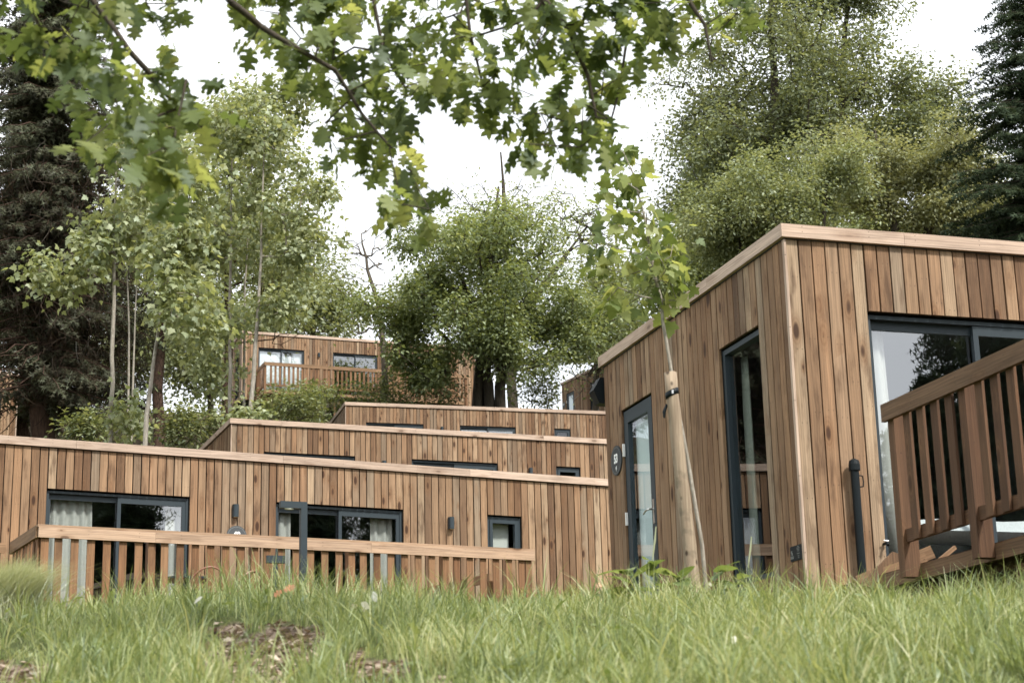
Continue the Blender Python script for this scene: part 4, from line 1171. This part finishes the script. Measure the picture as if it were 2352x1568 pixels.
tg = np.array(tg)
T.grow(tg, .5, .12, .2, .02); T.tubes(B_grey, .0035, .45, 6)
T.leaves(tg, 9, .065, .085, MAPLE, L_sap, .7, .4, jsize=.35)
stk = thing("tree_stake", "thick round wooden stake leaning beside the young maple, black band near its top", "stake", gp(1592, YS - .12, 1310))
a = np.array(stk.location); e1 = at(1538, 855, YS - .12); e0 = at(1590, 1310, YS - .12)
ax = (e1 - e0) / np.linalg.norm(e1 - e0); bot = e0 - ax * .5
m = MB(); n = 14
pts = [bot + (e1 - bot) * q + rng.normal(0, .0022, 3) for q in np.linspace(0, 1, n)]
m.tube([p - a for p in pts], [.047 - .005 * q for q in np.linspace(0, 1, n)], 20); m.build("pole", M['stake'], stk, True)
tie = thing("rubber_tie", "black rubber tie strapping the stake to the sapling", "strap", e1)
m = MB(); k0 = e1 - ax * .145
sd = np.cross(ax, [0, 1, 0]); sd /= np.linalg.norm(sd); fd = np.cross(sd, ax)
V = []; F = []
for j in range(28):
    q = 2 * pi * j / 28
    for hh in (-.02, .02): V.append(k0 + ax * (hh - .016 * cos(q)) + (sd * cos(q) + fd * sin(q)) * .047 - e1)
for j in range(28): k = (j + 1) % 28; F.append((2 * j, 2 * k, 2 * k + 1, 2 * j + 1))
m.add(V, F); o = m.build("band", M['black'], tie, True); md = o.modifiers.new("t", 'SOLIDIFY'); md.thickness = .006; md.offset = 1
m = MB(); m.tube([k0 + sd * .042 - ax * .07 - e1, k0 + sd * .066 - ax * .12 - e1, k0 + sd * .07 - ax * .16 - e1], [.008, .012, .006], 8); m.build("strap_end", M['black'], tie)
m = MB(); m.box(-.006, .006, -.054, -.048, -.012, .012, T=Matrix.Translation(Vector(k0 - e1))); m.build("buckle", M['steel'], tie)

# ---- the oak whose boughs hang into the top of the picture
ob = np.array([-4.6, 1.2, float(gz(-4.6, 1.2))])
T = Tree("oak with lobed leaves whose boughs hang down across the top of the view", "tree", "oak_tree", ob)
top = np.array([-3.6, 2.6, 4.6])
i0 = T.stem([ob - [0, 0, .3], ob + [.2, .3, 2.2], top], [.34, .27, .20])
i1 = T.stem([top, np.array([-2.0, 5.0, 5.0]), at(430, -260, 6.6), at(1000, -330, 7.0), at(1600, -250, 7.3)], [.13, .08, .05, .04, .03], i0)
first = len(T.P)


def bough(pts, rad):
    q = np.array([at(x, y, Y_) for x, y, Y_ in pts]); nb = int(np.argmin(np.linalg.norm(np.array(T.P[:first]) - q[0], axis=1)))
    T.stem(q, rad, nb)


bough([(150, -200, 6.2), (215, 0, 6.2), (300, 120, 6.2), (375, 215, 6.3), (450, 275, 6.3), (500, 330, 6.4), (545, 385, 6.4)][:6], [.016, .012, .011, .010, .008, .005])
bough([(430, -120, 6.4), (530, 5, 6.4), (600, 60, 6.5), (680, 110, 6.5), (770, 160, 6.6), (830, 260, 6.7), (900, 340, 6.7)], [.018, .014, .013, .010, .009, .007, .005])
bough([(1000, -200, 6.9), (1060, -60, 6.9), (1080, 80, 6.9), (1110, 200, 7.0)], [.015, .010, .008, .005])
bough([(1150, -200, 7.0), (1250, 0, 7.0), (1310, 70, 7.0), (1350, 170, 7.1), (1370, 270, 7.1)], [.02, .017, .012, .009, .006])
bough([(1500, -200, 7.2), (1580, 0, 7.2), (1620, 60, 7.2), (1635, 140, 7.2)], [.016, .011, .008, .005])
bough([(800, -200, 6.7), (850, -40, 6.7), (880, 120, 6.7), (930, 200, 6.8)], [.014, .010, .008, .005])
bough([(1380, -200, 7.3), (1420, -20, 7.3), (1440, 90, 7.3), (1420, 210, 7.3), (1390, 330, 7.3)], [.013, .010, .008, .006, .004])
bough([(1700, -160, 7.4), (1730, -20, 7.4)], [.01, .005])
bough([(20, -160, 6.0), (60, -20, 6.0), (90, 60, 6.1)], [.01, .007, .004])


def inside(poly, x, y):
    c = False; n = len(poly)
    for i in range(n):
        x0, y0 = poly[i]; x1, y1 = poly[i - 1]
        if (y0 > y) != (y1 > y) and x < (x1 - x0) * (y - y0) / (y1 - y0) + x0: c = not c
    return c


R1 = [(-60, -120), (470, -120), (440, 60), (470, 180), (440, 300), (450, 380), (370, 440), (330, 380), (270, 260), (200, 300), (150, 330), (130, 310), (190, 220), (110, 130), (40, 60), (-60, 60)]
R2 = [(500, -120), (1740, -120), (1735, -30), (1640, 20), (1630, 110), (1560, 70), (1440, 150), (1400, 250), (1380, 300), (1300, 320), (1200, 320), (1150, 220), (1080, 190), (990, 170), (930, 240), (990, 360), (1030, 430), (970, 470), (890, 420), (850, 340), (760, 300), (730, 180), (660, 120), (600, 70), (540, 20)]
tg = []
R1 = [(x, y + (36 if y > -100 else 0)) for x, y in R1]; R2 = [(x, y + (40 if y > -100 else 0)) for x, y in R2]
for poly, n, Y0 in ((R1, 54, 6.2), (R2, 172, 6.9)):
    xs = [p[0] for p in poly]; ys = [p[1] for p in poly]; pts = []
    tries = 0
    while len(pts) < n and tries < 60000:
        tries += 1
        x, y = rng.uniform(min(xs), max(xs)), rng.uniform(min(ys), max(ys))
        if not inside(poly, x, y): continue
        if pts and min((x - a) ** 2 + (y - b) ** 2 for a, b in pts) < (38 if tries < 20000 else 24) ** 2: continue
        pts.append((x, y)); tg.append(at(x, y, Y0 + .0004 * (x - 400) + rng.uniform(-.6, .6)))
tg = np.array(tg)
T.grow(tg, .2, .14, .25, .03, first); T.tubes(B_dark, .0022, .45, 6, maxr=.014)
C = np.repeat(tg, 7, 0); N = len(C)
az = rng.uniform(0, 2 * pi, N); el = rng.uniform(-1.35, -.15, N)
d = np.stack([np.cos(az) * np.cos(el), np.sin(az) * np.cos(el), np.sin(el)], 1)
P = C + d * rng.uniform(.005, .05, (N, 1)) + rng.normal(0, .022, (N, 3))
nn = np.stack([np.cos(az) * np.sin(-el), np.sin(az) * np.sin(-el), np.cos(el)], 1) + rng.normal(0, .35, (N, 3))
blades("crown", RED_OAK, P - ob, d, nn, rng.uniform(.070, .138, N), L_oak, T.root)

# ------------------------------------------------------------------ meadow
L_grass = mat_leaf("grass_blade", [(.075, .105, .036), (.165, .215, .075), (.31, .355, .145), (.54, .52, .32)], .42, .5, .05, 1.4)
L_pale = mat_leaf("pale_fescue", [(.24, .27, .15), (.38, .41, .26), (.60, .61, .46)], .35, .4, .08, 3.0)
L_weed = mat_leaf("broad_weed_leaf", [(.085, .125, .04), (.14, .19, .062), (.23, .27, .11)], .5, .4, .08, 3.0)
L_dry = mat_leaf("dry_leaf", [(.42, .17, .07), (.55, .25, .12), (.62, .36, .20)], .3)
L_white = mat_leaf("pale_dead_leaf", [(.50, .46, .36), (.62, .60, .52), (.68, .70, .66)], .3)


def blade_mesh(name, X, Y, H, W, az, bend, mat, parent=None, org=None, zoff=0.0):
    """curved tapering blades: four levels"""
    N = len(X); Z = gz(X, Y) - .01 + zoff
    lv = np.array([0, .35, .7, 1.0]); wd = np.array([1, .85, .55, 0])
    dx, dy = np.cos(az), np.sin(az)
    sx, sy = -dy, dx
    tw = rng.uniform(-1.2, 1.2, N); sx, sy = np.cos(az + pi / 2 + tw), np.sin(az + pi / 2 + tw)
    V = np.zeros((N, 7, 3))
    for k in range(4):
        f = lv[k]; out = bend * H * f ** 2; up = H * f * (1 - .32 * bend * f)
        cx, cy, cz = X + dx * out, Y + dy * out, Z + up
        if k < 3:
            V[:, 2 * k] = np.stack([cx - sx * W * wd[k] / 2, cy - sy * W * wd[k] / 2, cz], 1); V[:, 2 * k + 1] = np.stack([cx + sx * W * wd[k] / 2, cy + sy * W * wd[k] / 2, cz], 1)
        else: V[:, 6] = np.stack([cx, cy, cz], 1)
    if org is not None: V = V - np.array(org)
    q = np.array([0, 1, 3, 2, 2, 3, 5, 4, 4, 5, 6]); loops = (np.arange(N)[:, None] * 7 + q[None]).ravel()
    me = np_mesh(name, V.reshape(-1, 3), loops, np.tile([4, 4, 3], N), mat)
    return link(bpy.data.objects.new(name, me), parent)


def meadow(N, ylo, yhi, hmul):
    Y = rng.uniform(ylo, yhi, N); X = rng.uniform(-1, 1, N) * (Y * .30 + 1.2)
    cl = .5 + .5 * np.sin(X * 3.1 + 1.3 * np.sin(Y * 2.3)) * np.sin(Y * 2.7 + 1.1 * np.sin(X * 2.9)) + .35 * np.sin(X * 7.7 + Y * 5.1)
    b = bare_mask(X, Y)
    keep = (rng.uniform(0, 1, N) > np.clip(b * 1.5, 0, .99)) & (rng.uniform(0, 1, N) < np.clip(.55 + cl, .4, 1))
    # under the near deck and the cabins nothing grows tall
    lx = (X - o53[0]) * cos(T53) + (Y - o53[1]) * sin(T53); ly = -(X - o53[0]) * sin(T53) + (Y - o53[1]) * cos(T53)
    keep &= ~((lx > -.02) & (ly > -.03))
    keep &= ~((lx > .25) & (ly > -5.1) & (rng.uniform(0, 1, N) < .85))
    X, Y, cl, b = X[keep], Y[keep], cl[keep], b[keep]; N = len(X)
    H = rng.gamma(5, .020, N) * (.52 + .78 * np.clip(cl, -.25, 1.2)) * hmul * (1 - .5 * b)
    H = np.clip(H, .025, .30)
    return X, Y, H


parts = [meadow(56000, 5.0, 8.0, .60), meadow(42000, 8.0, 11.5, .66), meadow(9000, 11.5, 14, .8), meadow(9000, 14, 19.5, .9)]
X = np.concatenate([p[0] for p in parts]); Y = np.concatenate([p[1] for p in parts]); H = np.concatenate([p[2] for p in parts]); N = len(X)
az = rng.uniform(0, 2 * pi, N); Wd = rng.uniform(.002, .0045, N) * (.7 + Y / 14); bend = rng.uniform(.1, .9, N)
# tufts: blades fanning out from one foot, so that the sward is lumpy
tx, ty, th = [np.concatenate(q) for q in zip(*(meadow(2500, 5.0, 8.0, 1.2), meadow(2300, 8.0, 12.0, 1.25)))]
k = 15; n = len(tx) * k
fx = np.repeat(tx, k) + rng.normal(0, .022, n); fy = np.repeat(ty, k) + rng.normal(0, .022, n)
fa = np.arctan2(fy - np.repeat(ty, k), fx - np.repeat(tx, k)) + rng.normal(0, .5, n)
fh = np.clip(np.repeat(th * np.where(rng.uniform(0, 1, len(th)) < .12, 1.7, 1), k) * rng.uniform(.55, 1.4, n), .04, .34)
X = np.concatenate([X, fx]); Y = np.concatenate([Y, fy]); H = np.concatenate([H, fh]); az = np.concatenate([az, fa])
Wd = np.concatenate([Wd, rng.uniform(.0040, .0085, n)]); bend = np.concatenate([bend, rng.uniform(.15, .95, n)])
g = blade_mesh("grass", X, Y, H, Wd, az, bend, L_grass)
tag(g, "long fresh green meadow grass covering the bank", "grass", kind='stuff')
X, Y, _ = meadow(900, 5.2, 11.0, 1); n = len(X); kq = rng.uniform(0, 1, n) < .5 + .5 * np.sin(X * 2.3 + Y * 3.1); X, Y = X[kq], Y[kq]; n = len(X)
a = rng.uniform(0, 2 * pi, n); el = rng.uniform(.1, 1.1, n); d = np.stack([np.cos(a) * np.cos(el), np.sin(a) * np.cos(el), np.sin(el)], 1)
nn = np.stack([-np.cos(a) * np.sin(el), -np.sin(a) * np.sin(el), np.cos(el)], 1) + rng.normal(0, .3, (n, 3))
WSM = lobed([(.03, 0), (.12, .12), (.17, .34), (.16, .6), (.09, .85), (0, 1)], .30, .15)
tag(blades("meadow_weeds", WSM, np.stack([X, Y, gz(X, Y) + rng.uniform(.02, .09, n)], 1), d, nn, rng.uniform(.035, .10, n), L_weed), "small broad leaves of meadow weeds scattered in the grass", "weeds", kind='stuff')
# taller stalks along the crest
for (lab, vx, vy, Y_, n, hh, wsp) in (("tall grass tuft in front of the bollard lamp", 645, 1330, 9.9, 280, .38, .24), ("tall grass tuft at the left, below the railing's first posts", 400, 1380, 9.2, 110, .26, .22),
                                 ("dense dark grass tuft near the bottom middle", 480, 1480, 6.6, 150, .24, .16), ("tall grass tuft under the dark deck at the right", 2180, 1330, 11.2, 120, .30, .35), ("tall grass tuft at the right frame edge", 2320, 1330, 10.6, 60, .34, .12)):
    p = at(vx, vy, Y_); x, y = p[0], p[1]
    t = thing("grass_tuft", lab, "grass tuft", (x, y, float(gz(x, y))), 0, "taller grass tufts")
    a = rng.uniform(0, 2 * pi, n); X = x + rng.normal(0, wsp, n); Y2 = y + rng.normal(0, .2, n)
    blade_mesh("blades", X, Y2, hh * rng.uniform(.45, 1.1, n), rng.uniform(.004, .0075, n), a, rng.uniform(.1, .7, n), L_grass, t, t.location)
# ornamental fescue at the left edge
p = at(12, 1380, 9.4); x, y = p[0], p[1]
t = thing("fescue_clump", "rounded clump of fine pale arching grass at the left edge", "grass clump", (x, y, float(gz(x, y))))
n = 4200; a = rng.normal(.1, 1.0, n)
blade_mesh("blades", x + rng.normal(-.04, .085, n), y + rng.normal(0, .09, n), rng.uniform(.22, .40, n), rng.uniform(.002, .004, n), a, rng.uniform(.35, 1.05, n), L_pale, t, t.location, .02)

# broad-leaved weeds
WEED = lobed([(.03, 0), (.16, .12), (.27, .32), (.29, .5), (.24, .7), (.13, .88), (0, 1)], .25, .15)


def weed(label, vx, vy, Y_, n, size, h, spike=0.0):
    p = at(vx, vy, Y_); x, y = p[0], p[1]; z = float(gz(x, y))
    t = thing("broadleaf_weed", label, "weed", (x, y, z), 0, "broad leaved weeds in the grass")
    m = MB(); m.tube([(0, 0, -.02), (.01, 0, h * .5), (.0, 0, h)], [.004, .0035, .002], 6); m.build("stem", L_weed, t)
    a = rng.uniform(0, 2 * pi, n); el = rng.uniform(-.1, .8, n)
    d = np.stack([np.cos(a) * np.cos(el), np.sin(a) * np.cos(el), np.sin(el)], 1); P = np.stack([np.zeros(n), np.zeros(n), rng.uniform(.3, 1, n) * h], 1)
    nn = np.stack([-np.cos(a) * .4, -np.sin(a) * .4, np.ones(n)], 1) + rng.normal(0, .3, (n, 3))
    blades("leaves", WEED, P, d, nn, size * rng.uniform(.7, 1.2, n), L_weed, t)
    if spike:
        m = MB(); m.tube([(0, 0, h), (.02, 0, h + spike * .6), (.03, 0, h + spike)], [.004, .006, .003], 6); m.build("seed_head", L_pale, t)


weed("broad leaved weed below the entrance door numbered 53", 1450, 1310, 10.4, 8, .19, .24, .0)
weed("upright weed with a pale pointed bud left of the stake", 1500, 1320, 10.4, 7, .14, .27, .20)
weed("broad leaved weed just left of the stake's foot", 1555, 1330, 10.4, 7, .17, .22)
weed("broad leaved weed right of the stake's foot", 1640, 1330, 10.4, 8, .17, .22)
weed("weed with thin seed stalks below the tall side window", 1720, 1330, 10.4, 7, .13, .25, .18)
weed("single broad leaf weed in the middle of the bottom edge", 900, 1530, 6.0, 5, .10, .05)
weed("pale leaved weed on the bare soil at the lower left", 130, 1500, 6.2, 6, .09, .06)
weed("small pale weed right of the bare soil", 1190, 1500, 6.4, 5, .08, .07)
weed("small weed in the grass at the lower right", 1720, 1480, 6.6, 5, .09, .07)
weed("weed at the crest in front of the long railing", 915, 1345, 10.4, 5, .09, .10)
weed("large single leaf weed beside the fescue clump", 125, 1310, 10.6, 3, .16, .12)


def litter(label, vx, vy, Y_, n, sp, size, mat, lift=.10):
    p = at(vx, vy, Y_); x, y = p[0], p[1]; z = float(p[2])
    P = np.stack([rng.normal(0, sp, n), rng.normal(0, sp, n), rng.normal(0, sp * .3, n)], 1)
    P -= P.mean(0)
    d = rng.normal(0, 1, (n, 3)); nn = rng.normal(0, .6, (n, 3)); nn[:, 1] -= .9
    o = blades("fallen_leaf", RED_OAK if mat is L_dry else WEED, P, d, nn, size * rng.uniform(.7, 1.2, n), mat)
    o.location = (x, y, z); tag(o, label, "fallen leaf", "fallen leaves caught in the grass")


litter("orange fallen leaf caught in the grass below the bollard lamp", 655, 1355, 9.4, 3, .035, .065, L_dry)
litter("pale yellow fallen leaf left of the orange leaf", 465, 1370, 8.6, 1, .02, .06, L_white)
litter("white crumpled leaf in the grass, middle of the bank", 840, 1385, 8.4, 4, .045, .05, L_white)
litter("small white leaf in the grass right of the middle", 1700, 1470, 6.6, 2, .03, .04, L_white)
litter("small orange leaf at the grass crest in front of the front cabin's right end", 1385, 1345, 10.4, 1, .02, .05, L_dry)
litter("white leaf in the grass below the tall side window", 1630, 1345, 10.4, 2, .03, .04, L_white)
# wood chips and dry leaves on the bare soil
Y = rng.uniform(5, 9.5, 40000); X = rng.uniform(-1, 1, 40000) * (Y * .30 + .3); kp = bare_mask(X, Y) > rng.uniform(.25, 1, 40000); X, Y = X[kp], Y[kp]; n = len(X); P = np.stack([X, Y, gz(X, Y) - .05 * bare_mask(X, Y) + rng.uniform(.004, .02, n)], 1)
L_chip = mat_leaf("dry_litter", [(.10, .07, .05), (.22, .16, .115), (.36, .28, .21), (.50, .42, .34)], .1)
d = rng.normal(0, 1, (n, 3)); d[:, 2] *= .25; nn = rng.normal(0, .3, (n, 3)); nn[:, 2] += 1
tag(blades("leaf_litter", DIAM, P, d, nn, rng.uniform(.02, .07, n), L_chip), "dry brown leaf litter on the bare soil patches", "leaf litter", kind='stuff')

# ------------------------------------------------------------------ light
SUN_EL, SUN_AZ = radians(50), radians(138)       # azimuth clockwise from +y: the sun stands behind us to the right
sd_ = Vector((sin(SUN_AZ) * cos(SUN_EL), cos(SUN_AZ) * cos(SUN_EL), sin(SUN_EL)))
sun = bpy.data.lights.new("sun", 'SUN'); sun.energy = 3.2; sun.angle = radians(7); sun.color = (1, .95, .88)
so = link(bpy.data.objects.new("sun", sun)); so.rotation_euler = sd_.to_track_quat('Z', 'Y').to_euler()
W = bpy.data.worlds.new("World"); S.world = W; W.use_nodes = True
nt = W.node_tree; nt.nodes.clear()
sky = nt.nodes.new("ShaderNodeTexSky"); sky.sky_type = 'NISHITA'; sky.sun_disc = False; sky.sun_elevation = SUN_EL; sky.sun_rotation = SUN_AZ; sky.dust_density = 4.0; sky.air_density = 1.0
# thin bright cloud over the whole sky
tc = nt.nodes.new("ShaderNodeTexCoord"); no = nt.nodes.new("ShaderNodeTexNoise"); no.inputs["Scale"].default_value = 2.2; no.inputs["Detail"].default_value = 5
nt.links.new(tc.outputs["Generated"], no.inputs["Vector"])
cr = nt.nodes.new("ShaderNodeValToRGB"); cr.color_ramp.elements[0].color = (9.5, 9.9, 10.4, 1); cr.color_ramp.elements[1].color = (13.5, 13.7, 13.8, 1); cr.color_ramp.elements[0].position = .3; cr.color_ramp.elements[1].position = .7
nt.links.new(no.outputs[0], cr.inputs[0])
mx = nt.nodes.new("ShaderNodeMix"); mx.data_type = 'RGBA'; mx.inputs[0].default_value = .82
nt.links.new(sky.outputs[0], mx.inputs[6]); nt.links.new(cr.outputs[0], mx.inputs[7])
bg = nt.nodes.new("ShaderNodeBackground"); bg.inputs[1].default_value = .086; nt.links.new(mx.outputs[2], bg.inputs[0])
wo = nt.nodes.new("ShaderNodeOutputWorld"); nt.links.new(bg.outputs[0], wo.inputs[0])
S.view_settings.view_transform = 'Standard'; S.view_settings.look = 'None'; S.view_settings.gamma = 1; S.view_settings.exposure = .92
cy = S.cycles; cy.max_bounces = 8; cy.diffuse_bounces = 3; cy.glossy_bounces = 3; cy.transmission_bounces = 4; cy.transparent_max_bounces = 10; cy.caustics_reflective = False; cy.caustics_refractive = False
cy.use_denoising = True; cy.use_adaptive_sampling = True; cy.adaptive_threshold = .02
